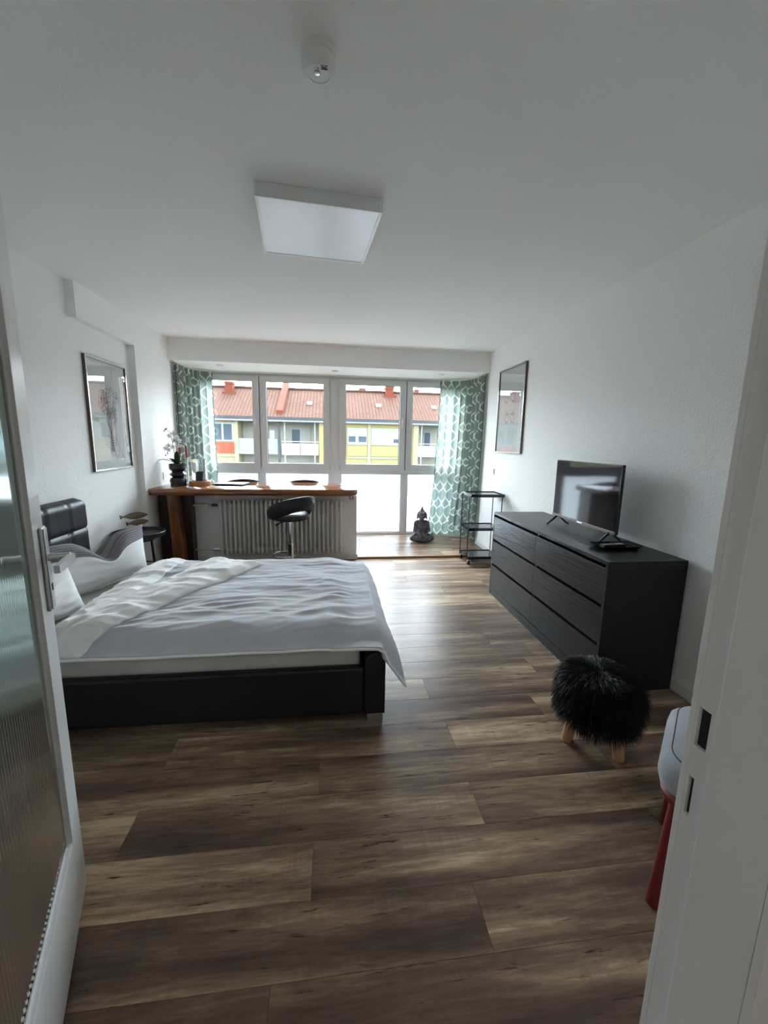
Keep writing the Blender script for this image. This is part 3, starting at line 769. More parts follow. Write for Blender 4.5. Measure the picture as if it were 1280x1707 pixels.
# ------------------------------------------------------------------ serving trolley
c_ = thing('serving_trolley', 'narrow black three-tier trolley on castors between dresser and curtain', 'trolley', (1.75, 4.58, 0))
X0, X1, Y0_, Y1_ = 1.555, 1.925, 4.42, 4.74
for z, nm in ((0.065, 'shelf'), (0.405, 'shelf'), (0.795, 'shelf')):
    bm = BM(); hh = 0.035
    x1 = X1+0.025 if z > 0.7 else X1
    box(bm, X0, x1, Y0_, Y0_+0.012, z, z+hh, 0.002); box(bm, X0, x1, Y1_-0.012, Y1_, z, z+hh, 0.002); box(bm, X0, X0+0.012, Y0_+0.012, Y1_-0.012, z, z+hh, 0.002); box(bm, x1-0.012, x1, Y0_+0.012, Y1_-0.012, z, z+hh, 0.002)
    s_ = obj('shelf', bm, M['blackgloss'], c_)
    bm = BM(); box(bm, X0+0.01, x1-0.01, Y0_+0.01, Y1_-0.01, z+hh*0.45, z+hh*0.75); obj('shelf_top', bm, M['greytop'], s_)
for x, sg in ((X0-0.008, 1), (X1+0.006, -1)):
    for y in (Y0_+0.025, Y1_-0.025):
        bm = BM(); tube(bm, [(x, y, 0.055), (x, y, 0.79), (x+sg*0.004, y, 0.806), (x+sg*0.02, y, 0.812)], 0.0055, 10); obj('upright', bm, M['black'], c_)
        bm = BM(); tube(bm, [(x+sg*0.02-0.012, y, 0.026), (x+sg*0.02+0.012, y, 0.026)], 0.026, 18); w_ = obj('castor', bm, M['black'], c_)
        bm = BM(); box(bm, x+sg*0.02-0.017, x+sg*0.02+0.017, y-0.012, y+0.012, 0.03, 0.066, 0.003); obj('fork', bm, M['alu'], w_)
bm = BM(); tube(bm, [(X1+0.026, Y0_+0.03, 0.815), (X1+0.040, Y0_+0.06, 0.815), (X1+0.040, Y1_-0.06, 0.815), (X1+0.026, Y1_-0.03, 0.815)], 0.006, 8); obj('handle_bar', bm, M['black'], c_)

# ------------------------------------------------------------------ counter, posts, radiator
CZ, CT = 0.872, 0.068
ct = thing('bar_counter', 'thick lacquered live-edge wooden bar counter standing over the radiator', 'counter', (-0.8, 4.8, 0))
bm = BM(); n = 60
front = [(-1.885+i*(0.20+1.885)/n, 4.435+0.018*noise.noise((i*0.16, 2, 0))+0.006*noise.noise((i*0.7, 5, 0))) for i in range(n+1)]
end = [(0.245, 4.455), (0.272, 4.50), (0.278, 4.60), (0.276, 4.85), (0.265, 5.05), (0.23, 5.17)]
back = [(0.18-i*(0.18+1.885)/n, 5.22+0.02*noise.noise((i*0.14, 8, 0))) for i in range(n+1)]
pl_ = front+end+back
def shr(p, k):
    c0 = Vector((-0.8, 4.83)); q = Vector(p)
    d = Vector((0.0, 0.0))
    if q.x > 0.1: d.x = -k
    if q.y < 4.6: d.y = k*0.8
    if q.y > 5.0: d.y = -k*0.8
    return q+d
rings = []
for (z, k) in ((CZ-CT, 0.014), (CZ-CT+0.008, 0.004), (CZ-CT*0.5, 0.0), (CZ-0.010, 0.003), (CZ-0.003, 0.006), (CZ, 0.011)):
    rings.append([Vector((*shr(p, k), z)) for p in pl_])
loft(bm, rings); obj('slab_top', bm, M['slab'], ct, angle=50)
bm = BM(); sphere(bm, (0.13, 4.452, CZ-0.036), (0.016, 0.012, 0.014)); obj('knot', bm, M['darkpanel'], ct)
# live-edge front post
bm = BM(); rg = []
for k in range(15):
    z = k/14*(CZ-CT); jl = 0.016*noise.noise((z*3.2, 0.4, 1)); jr = 0.014*noise.noise((z*2.6, 7, 2)); lean_ = -0.03*(z/0.8)
    x0, x1, ya, yb = -1.705+jl+lean_, -1.598+jr+lean_, 4.49+0.008*noise.noise((z*5, 3, 3)), 4.60
    rg.append([Vector((x0, ya+0.012, z)), Vector((x0+0.014, ya, z)), Vector((x1-0.014, ya, z)), Vector((x1, ya+0.012, z)), Vector((x1, yb, z)), Vector((x0, yb, z))])
loft(bm, rg); obj('post', bm, M['post'], ct, angle=30)
bm = BM(); box(bm, -1.60, -1.535, 4.60, 4.74, 0.0, CZ-CT, 0.004); obj('support_panel', bm, M['darkpanel'], ct)
bm = BM(); box(bm, -1.865, -1.60, 4.60, 4.645, 0.0, CZ-CT, 0.004); obj('support_panel', bm, M['darkpanel'], ct)
bm = BM(); tube(bm, [(0.19, 4.70, 0.80), (0.19, 4.70, 0.755), (0.20, 4.70, 0.735), (0.225, 4.70, 0.735), (0.24, 4.72, 0.80)], 0.005, 8); obj('bracket', bm, M['black'], ct)

rd = thing('radiator', 'old cream column radiator on the parapet wall beneath the wooden counter', 'radiator', (-0.57, 4.66, 0.1))
n_c = 28; rx0, rx1 = -1.235, 0.085; rz0, rz1 = 0.115, 0.718
bm = BM()
for yy in (4.63, 4.70):
    tube(bm, [(0, yy, rz0+0.02), (0, yy, rz1-0.02)], 0.0135, 10)
for z, s_ in ((rz1-0.05, 1), (rz0+0.05, -1)):
    pts = [(0, 4.63, z), (0, 4.63, z+s_*0.025), (0, 4.645, z+s_*0.045), (0, 4.685, z+s_*0.045), (0, 4.70, z+s_*0.025), (0, 4.70, z)]
    tube(bm, pts, 0.0145, 8); box(bm, -0.0235, 0.0235, 4.64, 4.69, z-0.022, z+0.022, 0.008)
sec = obj('column_section', bm, M['radiator'], rd, loc=(rx0, 4.66, 0.1))
for v in sec.data.vertices: v.co.x += rx0   # section is modelled at x = 0
for i in range(1, n_c): inst(sec, 'column_section', rd, (sec.location.x+i*(rx1-rx0)/(n_c-1), sec.location.y, sec.location.z))
for z in (rz1-0.05, rz0+0.05):
    bm = BM(); tube(bm, [(rx1+0.02, 4.665, z), (rx1+0.042, 4.665, z)], 0.02, 12); obj('end_plug', bm, M['radiator'], rd)
    bm = BM(); tube(bm, [(-1.53, 4.665, z), (rx0-0.02, 4.665, z)], 0.010, 10); pp = obj('pipe', bm, M['radiator'], rd)
    bm = BM(); tube(bm, [(rx0-0.10, 4.665, z), (rx0-0.03, 4.665, z)], 0.018, 8); obj('valve', bm, M['chrome'], pp)
bm = BM(); tube(bm, [(rx0-0.14, 4.665, rz1-0.05), (rx0-0.14, 4.61, rz1-0.05)], 0.016, 12); obj('valve_knob', bm, M['socket'], rd)
for x in (-0.95, -0.10):
    bm = BM(); box(bm, x-0.01, x+0.01, 4.60, 4.753, rz1-0.14, rz1-0.128); box(bm, x-0.006, x+0.006, 4.606, 4.616, rz1-0.14, rz1+0.01); obj('wall_bracket', bm, M['radiator'], rd)

# ------------------------------------------------------------------ bar stools
def bar_stool(label, base, back_deg, seat_z):
    t = thing('bar_stool', label, 'bar stool', base, 'bar stools at the wooden counter')
    B = Vector(base); dz = seat_z
    bm = BM(); lathe(bm, [(0, 0), (0.195, 0), (0.2, 0.006), (0.19, 0.014), (0.06, 0.028), (0.034, 0.05), (0.03, 0.07), (0, 0.07)], B, 36); obj('base', bm, M['chrome'], t)
    bm = BM(); tube(bm, [B+Vector((0, 0, 0.06)), B+Vector((0, 0, 0.36))], 0.029, 18); obj('column', bm, M['chrome'], t)
    bm = BM(); tube(bm, [B+Vector((0, 0, 0.36)), B+Vector((0, 0, dz-0.04))], 0.021, 16); obj('gas_lift', bm, M['chrome'], t)
    br = math.radians(back_deg); fd = -br
    fx = Vector((-math.cos(br), -math.sin(br), 0)); lat = Vector((-fx.y, fx.x, 0))
    bm = BM(); pts = []
    for k in range(25):
        a = -PI*0.93+k*PI*1.86/24; pts.append(B+fx*(0.105+0.125*math.cos(a))+lat*0.115*math.sin(a)+Vector((0, 0, 0.225)))
    tube(bm, pts, 0.0075, 8, True); obj('foot_rest', bm, M['chrome'], t)
    bm = BM(); tube(bm, [B+lat*0.02+Vector((0, 0, dz-0.06)), B+lat*0.12+Vector((0, 0, dz-0.065)), B+lat*0.17+Vector((0, 0, dz-0.085))], [0.006, 0.006, 0.009], 8); obj('lift_lever', bm, M['black'], t)
    bm = BM(); lathe(bm, [(0, -0.055), (0.10, -0.055), (0.165, -0.042), (0.192, -0.012), (0.190, 0.012), (0.165, 0.030), (0.10, 0.034), (0, 0.030)], B+Vector((0, 0, dz)), 40)
    obj('seat', bm, M['leather'], t)
    # wrap-round back: a padded band that rises from the seat front to a high back with an open slot
    bm = BM(); rg = []; nphi = 49
    for k in range(nphi):
        ph = -PI*0.80+k*1.6*PI/(nphi-1); c2 = max(0.0, math.cos(ph/1.72))
        zt = 0.005+0.205*c2**1.25; zb = -0.030+0.095*max(0, math.cos(ph))**1.3 if abs(ph) < PI/2 else -0.030
        zt = max(zt, zb+0.03)
        rr_ = 0.200; th = 0.024*min(1.0, (PI*0.80-abs(ph))/0.5+0.35)
        d = Vector((math.cos(br+ph), math.sin(br+ph), 0)); ring = []
        for j in range(14):
            a = j*2*PI/14
            cz = (zt+zb)/2+(zt-zb)/2*math.sin(a)*(1 if abs(math.sin(a)) < 0.99 else 1)
            flare = 0.045*max(0, (cz-0.02)/0.2)
            ring.append(B+d*(rr_+flare+th*math.cos(a)*abs(math.cos(a))**0.0)+Vector((0, 0, dz+cz)))
        rg.append(ring)
    loft(bm, rg); obj('backrest', bm, M['leather'], t, angle=60)
    return t
bar_stool('black leather bar stool with curved slotted back, in front of the radiator', (-0.43, 4.12, 0), -48, 0.655)
bar_stool('black bar stool behind the counter beside the black folders', (-1.16, 5.52, ZN), -80, 0.672)
bar_stool('black bar stool behind the counter with its back against the frosted window light', (-0.37, 5.52, ZN), -88, 0.668)

# ------------------------------------------------------------------ things on the counter
Z = CZ+0.0005
ob = Vector((-1.715, 4.80, Z))
va = thing('orchid_pot', 'dark glazed vase of stacked bulges holding a white orchid on the counter', 'potted plant', tuple(ob))
bm = BM(); lathe(bm, [(0, 0), (0.082, 0), (0.084, 0.03), (0.090, 0.055), (0.078, 0.085), (0.058, 0.095), (0.062, 0.10), (0.086, 0.118), (0.088, 0.128), (0.064, 0.150), (0.060, 0.155), (0.085, 0.178), (0.090, 0.20), (0.088, 0.242), (0.080, 0.242), (0.080, 0.21), (0, 0.205)], ob, 36); obj('vase', bm, M['ceramic'], va)
bm = BM(); lathe(bm, [(0, 0.2), (0.078, 0.2), (0.076, 0.222), (0.03, 0.23), (0, 0.228)], ob, 24); obj('bark', bm, M['soil'], va)
def leaf(parent, base, d, ln, wd, droop, mat, name='leaf', curl=0.25, rise=0.5):
    d = Vector(d).normalized(); sd = d.cross(Vector((0, 0, 1))).normalized(); bm = BM()
    def f(a, b):
        u = b*2-1; ww = wd*math.sin(PI*min(1, a*0.94+0.06))**0.7
        p = Vector(base)+d*ln*a+Vector((0, 0, 1))*(rise*ln*a-droop*ln*a*a)+sd*ww*u+Vector((0, 0, curl*ww*u*u))
        return p
    grid(bm, 12, 5, f); o = obj(name, bm, mat, parent, angle=180); md = o.modifiers.new('t', 'SOLIDIFY'); md.thickness = 0.0015; return o
lb = ob+Vector((0, 0, 0.225))
leaf(va, lb, (-1, -0.35, 0), 0.20, 0.028, 0.6, M['leaf'], rise=0.85)
leaf(va, lb, (-0.35, -1, 0), 0.15, 0.030, 0.6, M['leaf'], rise=1.1)
leaf(va, lb, (0.15, -0.4, 0), 0.10, 0.030, 0.3, M['leaf'], rise=1.9)
leaf(va, lb, (0.5, 0.6, 0), 0.14, 0.028, 0.6, M['leaf'], rise=1.0)
leaf(va, lb, (-0.3, 0.8, 0), 0.14, 0.028, 0.6, M['leaf'], rise=0.8)
ro = random.Random(11)
def flower(parent, c, r, facing, mat):
    c = Vector(c); fz = Vector(facing).normalized(); ux = fz.orthogonal().normalized(); uy = fz.cross(ux); bm = BM()
    for k in range(5):
        a = k*2*PI/5+0.3; d = ux*math.cos(a)+uy*math.sin(a); s2 = fz.cross(d)
        vs = [c, c+d*r*0.5+s2*r*0.36+fz*r*0.05, c+d*r*0.95+s2*r*0.18-fz*r*0.02, c+d*r*1.05-fz*r*0.06, c+d*r*0.95-s2*r*0.18-fz*r*0.02, c+d*r*0.5-s2*r*0.36+fz*r*0.05]
        vv = [bm.verts.new(p) for p in vs]; mid = bm.verts.new(c+d*r*0.55+fz*r*0.12)
        for i in range(6): bm.faces.new((vv[i], vv[(i+1) % 6], mid))
    fo_ = obj('flower', bm, mat, parent, angle=180)
    b2 = BM(); sphere(b2, c+fz*r*0.12, r*0.18, 8, 6); obj('flower_lip', b2, M['redpetal'], fo_)
stems = [[(0, 0, 0), (-0.02, -0.01, 0.12), (-0.03, -0.02, 0.26), (-0.045, -0.03, 0.36), (-0.085, -0.035, 0.385)],
         [(0.01, 0.01, 0), (0.02, 0.0, 0.14), (0.02, -0.02, 0.27), (-0.01, -0.04, 0.34), (-0.05, -0.05, 0.335)],
         [(0.02, 0, 0), (0.04, 0.0, 0.12), (0.05, 0.0, 0.24), (0.045, -0.01, 0.33)]]
for st in stems:
    bm = BM(); tube(bm, [lb+Vector(p) for p in st], 0.003, 6); obj('stem', bm, M['stem'], va)
for (x, y, z, r) in ((-0.065, -0.05, 0.17, 0.030), (-0.095, -0.04, 0.185, 0.030), (-0.06, -0.05, 0.215, 0.028), (-0.045, -0.06, 0.32, 0.030), (0.005, -0.06, 0.345, 0.032), (0.035, -0.05, 0.30, 0.032), (0.055, -0.04, 0.265, 0.028), (0.0, -0.05, 0.275, 0.030), (0.05, -0.05, 0.215, 0.026), (-0.02, -0.05, 0.20, 0.026)):
    flower(va, lb+Vector((x, y, z)), r, (ro.uniform(-0.5, 0.5), -1, ro.uniform(-0.4, 0.3)), M['petal'])
for (x, y, z) in ((-0.09, -0.035, 0.388), (-0.10, -0.035, 0.372), (-0.075, -0.04, 0.395), (-0.10, -0.04, 0.11), (-0.08, -0.04, 0.13)):
    bm = BM(); sphere(bm, lb+Vector((x, y, z)), (0.007, 0.007, 0.010), 8, 6); obj('bud', bm, M['leaf'], va)
for (dx_, dy_, z0, z1, hz, lab) in ((0.045, 0.17, 0.30, 0.42, 0.30, 'slim red taper candle on a thin grey holder, right of the orchid by the curtain'), (-0.035, 0.20, 0.34, 0.44, 0.34, 'slim red taper candle half hidden among the white orchid blossoms')):
    p = ob+Vector((dx_, dy_, 0)); k = thing('candlestick', lab, 'candlestick', tuple(p), 'red taper candles behind the orchid')
    bm = BM(); lathe(bm, [(0, 0), (0.038, 0), (0.036, 0.008), (0.012, 0.02), (0.008, 0.05), (0.012, 0.10), (0.007, 0.15), (0.010, 0.22), (0.007, hz-0.03), (0.016, hz-0.012), (0.016, hz), (0, hz)], p, 18); obj('holder', bm, M['alu'], k)
    bm = BM(); tube(bm, [p+Vector((0, 0, hz-0.005)), p+Vector((0, 0, z1+0.02))], [0.0125, 0.010], 12); obj('candle', bm, M['redpetal'], k)
lp = Vector((-1.505, 4.87, Z))
la = thing('hurricane_lantern', 'clear glass cylinder lantern on a round wooden base with black candle', 'lantern', tuple(lp))
bm = BM(); lathe(bm, [(0, 0), (0.116, 0), (0.118, 0.004), (0.118, 0.044), (0.112, 0.05), (0.085, 0.05), (0.083, 0.032), (0, 0.032)], lp, 40); obj('wooden_base', bm, M['corkwood'], la)
bm = BM(); lathe(bm, [(0.078, 0.034), (0.080, 0.034), (0.080, 0.29), (0.078, 0.29)], lp, 40); bm.faces.ensure_lookup_table()
bmesh.ops.delete(bm, geom=[f for f in bm.faces if len(f.verts) > 4], context='FACES'); obj('glass_cylinder', bm, M['clear'], la)
bm = BM(); lathe(bm, [(0, 0.034), (0.033, 0.034), (0.033, 0.15), (0.028, 0.155), (0.01, 0.15), (0, 0.15)], lp, 24); cn = obj('candle', bm, M['candle'], la)
bm = BM(); tube(bm, [lp+Vector((0, 0, 0.149)), lp+Vector((0, 0, 0.162))], 0.001, 6); obj('wick', bm, M['black'], cn)
bm = BM()
for i in range(60):
    a = ro.uniform(0, 2*PI); r = ro.uniform(0.040, 0.070); sphere(bm, lp+Vector((r*math.cos(a), r*math.sin(a), 0.04+ro.uniform(0, 0.01))), (0.008, 0.007, 0.005), 6, 4)
pe = obj('pebbles', bm, M['pebble'], la); pe['kind'] = 'stuff'
for (x, y, z, rot, lab) in ((-1.185, 4.93, 0.0, -0.30, 'thin black folder lying flat on the counter, the lower of two'), (-1.165, 4.90, 0.011, -0.16, 'thin black folder lying askew on another folder on the counter')):
    t = thing('black_folder', lab, 'folder', (x, y, Z+z), 'black folders on the counter')
    MT = Matrix.Translation((x, y, Z+z)) @ Matrix.Rotation(rot, 4, 'Z')
    bm = BM(); box(bm, -0.17, 0.17, -0.11, 0.11, 0.0, 0.003, 0.001); box(bm, -0.17, 0.17, -0.11, 0.11, 0.007, 0.010, 0.001); box(bm, -0.17, 0.17, 0.107, 0.111, 0.001, 0.009); bm.transform(MT); obj('cover', bm, M['black'], t)
    bm = BM(); box(bm, -0.16, 0.16, -0.10, 0.105, 0.003, 0.007); bm.transform(MT); obj('pages', bm, M['paper'], t)

# ------------------------------------------------------------------ side table, fish sculpture
sp = Vector((-1.725, 3.80, 0))
s_ = thing('side_table', 'small round black metal tray table between bed and counter', 'side table', tuple(sp))
bm = BM(); lathe(bm, [(0, 0.525), (0.200, 0.525), (0.212, 0.532), (0.216, 0.565), (0.213, 0.567), (0.206, 0.537), (0, 0.532)], sp, 44); obj('tray_top', bm, M['black'], s_)
bm = BM(); lathe(bm, [(0.10, 0.49), (0.13, 0.49), (0.13, 0.525), (0.10, 0.525)], sp, 30); obj('collar', bm, M['black'], s_)
for a in (-60, 60, 180):
    ca, sa = math.cos(math.radians(a)), math.sin(math.radians(a))
    bm = BM(); tube(bm, [sp+Vector((0.115*ca, 0.115*sa, 0.51)), sp+Vector((0.15*ca, 0.15*sa, 0.0))], 0.011, 10); obj('leg', bm, M['black'], s_)
bm = BM(); tube(bm, [sp+Vector((0.13*math.cos(k*PI/12), 0.13*math.sin(k*PI/12), 0.25)) for k in range(24)], 0.006, 8, True); obj('ring', bm, M['black'], s_)
fp = Vector((-1.745, 3.80, 0.5330))
fi = thing('fish_sculpture', 'two carved wooden fish on thin rods standing on the black side table', 'sculpture', tuple(fp))
bm = BM(); box(bm, fp.x-0.05, fp.x+0.05, fp.y-0.025, fp.y+0.025, fp.z, fp.z+0.018, 0.003); obj('base', bm, M['black'], fi)
def fish(c, ln, h, tilt):
    bm = BM(); rg = []
    for k in range(17):
        t = k/16; x = -ln/2+ln*t
        hh = h*(max(0, math.sin(PI*min(1, (t-0.16)/0.84)))**0.75 if t > 0.16 else 0)*0.5+0.0045+(0.016*max(0, (0.14-t)/0.14))
        ww = 0.35*h*(max(0, math.sin(PI*min(1, (t-0.12)/0.88)))**0.8 if t > 0.12 else 0)*0.5+0.003
        rg.append([Vector((x, ww*math.cos(j*2*PI/12), hh*math.sin(j*2*PI/12))) for j in range(12)])
    # notch in the tail fin
    for v in rg[0]: v.x += 0.010*(1-abs(v.z)/0.022)
    loft(bm, rg); bm.transform(Matrix.Translation(c) @ Matrix.Rotation(tilt, 4, 'Y')); return bm
fA = Vector((fp.x-0.01, fp.y, 0.708)); fB = Vector((fp.x+0.03, fp.y-0.03, 0.655))
obj('fish', fish(fA, 0.235, 0.052, -0.12), M['fishwood'], fi); obj('fish', fish(fB, 0.19, 0.045, -0.16), M['fishwood'], fi)
for (x, y, z1) in ((fA.x+0.02, fA.y, 0.69), (fB.x+0.0, fB.y+0.012, 0.638)):
    bm = BM(); tube(bm, [(x, y, fp.z+0.01), (x, y, z1)], 0.0025, 6); obj('rod', bm, M['black'], fi)

# ------------------------------------------------------------------ buddha statue
bc = Vector((1.235, 5.50, ZN))
bm = BM()
def cap(p0, p1, r0, r1, n=7, sq=1.0):
    p0, p1 = Vector(p0), Vector(p1)
    for k in range(n):
        t = k/(n-1); r = r0+(r1-r0)*t; sphere(bm, bc+p0.lerp(p1, t), (r, r*sq, r), 12, 8)
# crossed legs, feet and the hem between them
cap((-0.06, 0.02, 0.065), (-0.13, -0.03, 0.055), 0.062, 0.046); cap((0.06, 0.02, 0.065), (0.13, -0.03, 0.055), 0.062, 0.046)
cap((-0.13, -0.03, 0.050), (0.03, -0.085, 0.050), 0.042, 0.032, 9); cap((0.13, -0.03, 0.050), (-0.02, -0.075, 0.055), 0.042, 0.032, 9)
cap((0.03, -0.085, 0.055), (0.075, -0.085, 0.062), 0.026, 0.018, 4); cap((-0.02, -0.08, 0.075), (-0.07, -0.07, 0.08), 0.026, 0.018, 4)
sphere(bm, bc+Vector((0, -0.01, 0.035)), (0.165, 0.10, 0.034), 20, 8)
sphere(bm, bc+Vector((0, -0.095, 0.03)), (0.05, 0.022, 0.02), 12, 6)
# torso
cap((0, 0.02, 0.09), (0, 0.02, 0.17), 0.082, 0.070, 5, 0.8); cap((0, 0.02, 0.17), (0, 0.02, 0.245), 0.070, 0.074, 5, 0.75)
cap((-0.055, 0.02, 0.262), (0.055, 0.02, 0.262), 0.043, 0.043, 6, 0.85)
cap((0, 0.02, 0.27), (0, 0.012, 0.32), 0.034, 0.028, 5)
# arms folded to the lap
for sg in (-1, 1):
    cap((sg*0.078, 0.02, 0.260), (sg*0.100, 0.005, 0.16), 0.034, 0.026, 8); cap((sg*0.100, 0.005, 0.155), (sg*0.03, -0.075, 0.112), 0.026, 0.019, 9)
    for q in range(4): cap((sg*0.028, -0.078-q*0.006, 0.118-q*0.007), (-sg*0.022, -0.092-q*0.005, 0.108-q*0.006), 0.010, 0.007, 6)
    cap((sg*0.02, -0.085, 0.125), (sg*0.004, -0.098, 0.135), 0.008, 0.006, 4)
# robe fold over the shoulder
for q in range(4): cap((0.075-0.012*q, -0.025, 0.285-0.012*q), (-0.045-0.006*q, -0.043, 0.175-0.014*q), 0.009, 0.008, 14)
nb0 = len(bm.verts)
# head, ears, hair knot
sphere(bm, bc+Vector((0, 0.005, 0.362)), (0.046, 0.050, 0.056), 18, 14)
sphere(bm, bc+Vector((0, -0.028, 0.338)), (0.026, 0.020, 0.024), 12, 8)
sphere(bm, bc+Vector((0, 0.012, 0.385)), (0.053, 0.055, 0.046), 18, 12)
cap((0, -0.044, 0.372), (0, -0.052, 0.352), 0.006, 0.008, 4)
cap((-0.012, -0.046, 0.335), (0.012, -0.046, 0.335), 0.005, 0.005, 5)
for sg in (-1, 1):
    cap((sg*0.034, -0.034, 0.376), (sg*0.012, -0.043, 0.374), 0.005, 0.004, 5); sphere(bm, bc+Vector((sg*0.018, -0.040, 0.364)), (0.011, 0.008, 0.006), 8, 6)
    cap((sg*0.052, 0.008, 0.380), (sg*0.054, 0.004, 0.322), 0.011, 0.010, 7)
cap((0, 0.012, 0.425), (0, 0.012, 0.455), 0.030, 0.017, 5); sphere(bm, bc+Vector((0, 0.012, 0.478)), (0.012, 0.012, 0.020), 10, 8)
for k in range(46):
    g = k/45; zz = 0.372+0.055*g; a = k*2.4; rr_ = 0.052*math.sqrt(max(0.05, 1-((zz-0.385)/0.048)**2))
    p = Vector((rr_*math.cos(a), 0.012+rr_*math.sin(a), zz))
    if not (p.y < -0.01 and zz < 0.392): sphere(bm, bc+p, 0.009, 6, 5)
bm.verts.ensure_lookup_table()
hc = bc+Vector((0, 0.01, 0.318))
for v in list(bm.verts)[nb0:]: v.co = hc+Vector(((v.co.x-hc.x)*1.2, (v.co.y-hc.y)*1.12, (v.co.z-hc.z)*1.0))
st = obj('buddha_statue', bm, M['stone'], None, tuple(bc), angle=180)
for v in st.data.vertices: v.co.z = max(v.co.z, 0.0)
rm = st.modifiers.new('fuse', 'REMESH'); rm.mode = 'VOXEL'; rm.voxel_size = 0.0042; rm.use_smooth_shade = True
s2 = st.modifiers.new('soft', 'SMOOTH'); s2.factor = 0.5; s2.iterations = 2
tag(st, 'dark stone seated Buddha statue on the bay floor before the frosted window', 'statue')

# ------------------------------------------------------------------ curtains
def curtain_mat():
    s = NT('leaf_print_curtain')
    uv = s.n('UVMap'); sp_ = s.n('SeparateXYZ'); s.put(sp_.inputs[0], uv.outputs[0])
    u = s.math('DIVIDE', sp_.outputs[0], 0.19); v = s.math('DIVIDE', sp_.outputs[1], 0.245)
    fr_ = lambda x: s.math('SUBTRACT', s.math('FRACT', x), 0.5)
    cs = s.math('COSINE', s.math('MULTIPLY', v, 2*PI))
    du1 = s.math('ABSOLUTE', fr_(s.math('ADD', u, 0.5))); w1 = s.math('MULTIPLY', s.math('ADD', cs, 1.0), 0.25)
    du2 = s.math('ABSOLUTE', fr_(u)); w2 = s.math('MULTIPLY', s.math('SUBTRACT', 1.0, cs), 0.25)
    ins = s.math('LESS_THAN', du1, w1)
    d = s.math('ADD', s.math('MULTIPLY', ins, du1), s.math('MULTIPLY', s.math('SUBTRACT', 1.0, ins), du2))
    edge = s.math('ABSOLUTE', s.math('SUBTRACT', du1, w1))
    shift = s.math('MULTIPLY', s.math('SUBTRACT', 1.0, ins), 0.5)
    vein = s.math('SINE', s.math('MULTIPLY', s.math('SUBTRACT', s.math('ADD', v, shift), s.math('MULTIPLY', d, 0.55)), 2*PI*12))
    vm = s.ramp(vein, [(0.35, (0, 0, 0, 1)), (0.75, (1, 1, 1, 1))])
    rib = s.math('LESS_THAN', d, 0.022)
    line = s.ramp(edge, [(0.05, (1, 1, 1, 1)), (0.075, (0, 0, 0, 1))])
    dark = s.mix(s.noise(uv.outputs[0], 1.5, 2), srgb(108, 120, 117), srgb(138, 150, 144))
    col = s.mix(s.math('MULTIPLY', vm, 0.7), dark, srgb(190, 202, 194))
    col = s.mix(rib, col, srgb(160, 178, 168)); col = s.mix(line, col, srgb(226, 234, 222))
    s.t.nodes.remove(s.p)
    df = s.n('BsdfDiffuse'); tl = s.n('BsdfTranslucent'); mx = s.n('MixShader', None, Fac=0.42)
    bp = s.n('Bump', None, Strength=0.2, Distance=0.001); s.put(bp.inputs['Height'], s.noise(uv.outputs[0], 500, 2)); s.put(df.inputs['Normal'], bp)
    for q in (df, tl): s.put(q.inputs[0], col)
    s.put(mx.inputs[1], df.outputs[0]); s.put(mx.inputs[2], tl.outputs[0]); s.t.links.new(mx.outputs[0], s.out.inputs[0]); return s.m
M['curtain'] = curtain_mat()
M['hem'] = plain('dark_curtain_edge', srgb(50, 60, 60), 0.9)
def path_len(P):
    return [0]+[sum((Vector(P[j+1])-Vector(P[j])).length for j in range(i+1)) for i in range(len(P)-1)]
def along(P, s):
    c = path_len(P); s = max(0, min(c[-1], s))
    for i in range(len(P)-1):
        if s <= c[i+1] or i == len(P)-2:
            t = (s-c[i])/(c[i+1]-c[i]); a, b = Vector(P[i]), Vector(P[i+1]); return a.lerp(b, t), (b-a).normalized()
def curtain(label, P, z0, flare, seed, folds, puddle, group='leaf print curtains'):
    c_ = thing('curtain', label, 'curtain', (*P[len(P)//2], z0), group)
    tot = path_len(P)[-1]; full = 1.75; bm = BM(); nu, nv = 300, 70
    ztop = ZS-0.022
    def f(a, b):
        s = a*tot; p, d = along(P, s)
        p1, d1 = along(P, min(tot, s+0.08)); p2, d2 = along(P, max(0, s-0.08)); d = (d1+d2+d).normalized()
        n_ = Vector((-d.y, d.x))
        ph = a*folds*2*PI+0.9*noise.noise((a*6, seed, 0))*2
        top = sm(0.93, 1.0, b)
        amp = (0.026+0.012*noise.noise((a*9, seed, 3)))*(1-0.55*top)+0.012*(1-b)
        off = amp*math.sin(ph)+0.006*math.sin(ph*2.3+3*b)+0.012*noise.noise((a*12, b*3, seed))*(1-b)
        z = z0+b*(ztop-z0)
        q = p+n_*off+d*0.012*math.cos(ph)
        lw = (1-b)**2.2
        if puddle:
            k = max(0, 1-b/0.10); q = q+n_*puddle*k*k*(0.6+0.6*noise.noise((a*14, b*20, seed)))+d*flare*lw
            z = max(z, z0+0.004+0.02*k*abs(noise.noise((a*25, b*30, seed+4))))
        else: q = q+d*flare*lw
        return (q.x, q.y, z)
    grid(bm, nu, nv, f, lambda a, b: (a*tot*full, b*(ztop-z0)))
    cl = obj('cloth', bm, M['curtain'], c_, angle=180)
    for e in (0.0, 1.0):
        bm = BM(); tube(bm, [Vector(f(e, k/60)) for k in range(61)], 0.004, 6); obj('side_hem', bm, M['hem'], cl)
    nh = int(tot/0.075)
    for k in range(nh+1):
        p, d = along(P, k/nh*tot); bm = BM(); tube(bm, [(p.x, p.y, ztop-0.02), (p.x, p.y, ztop+0.008)], 0.004, 6); obj('glider', bm, M['socket'], c_)
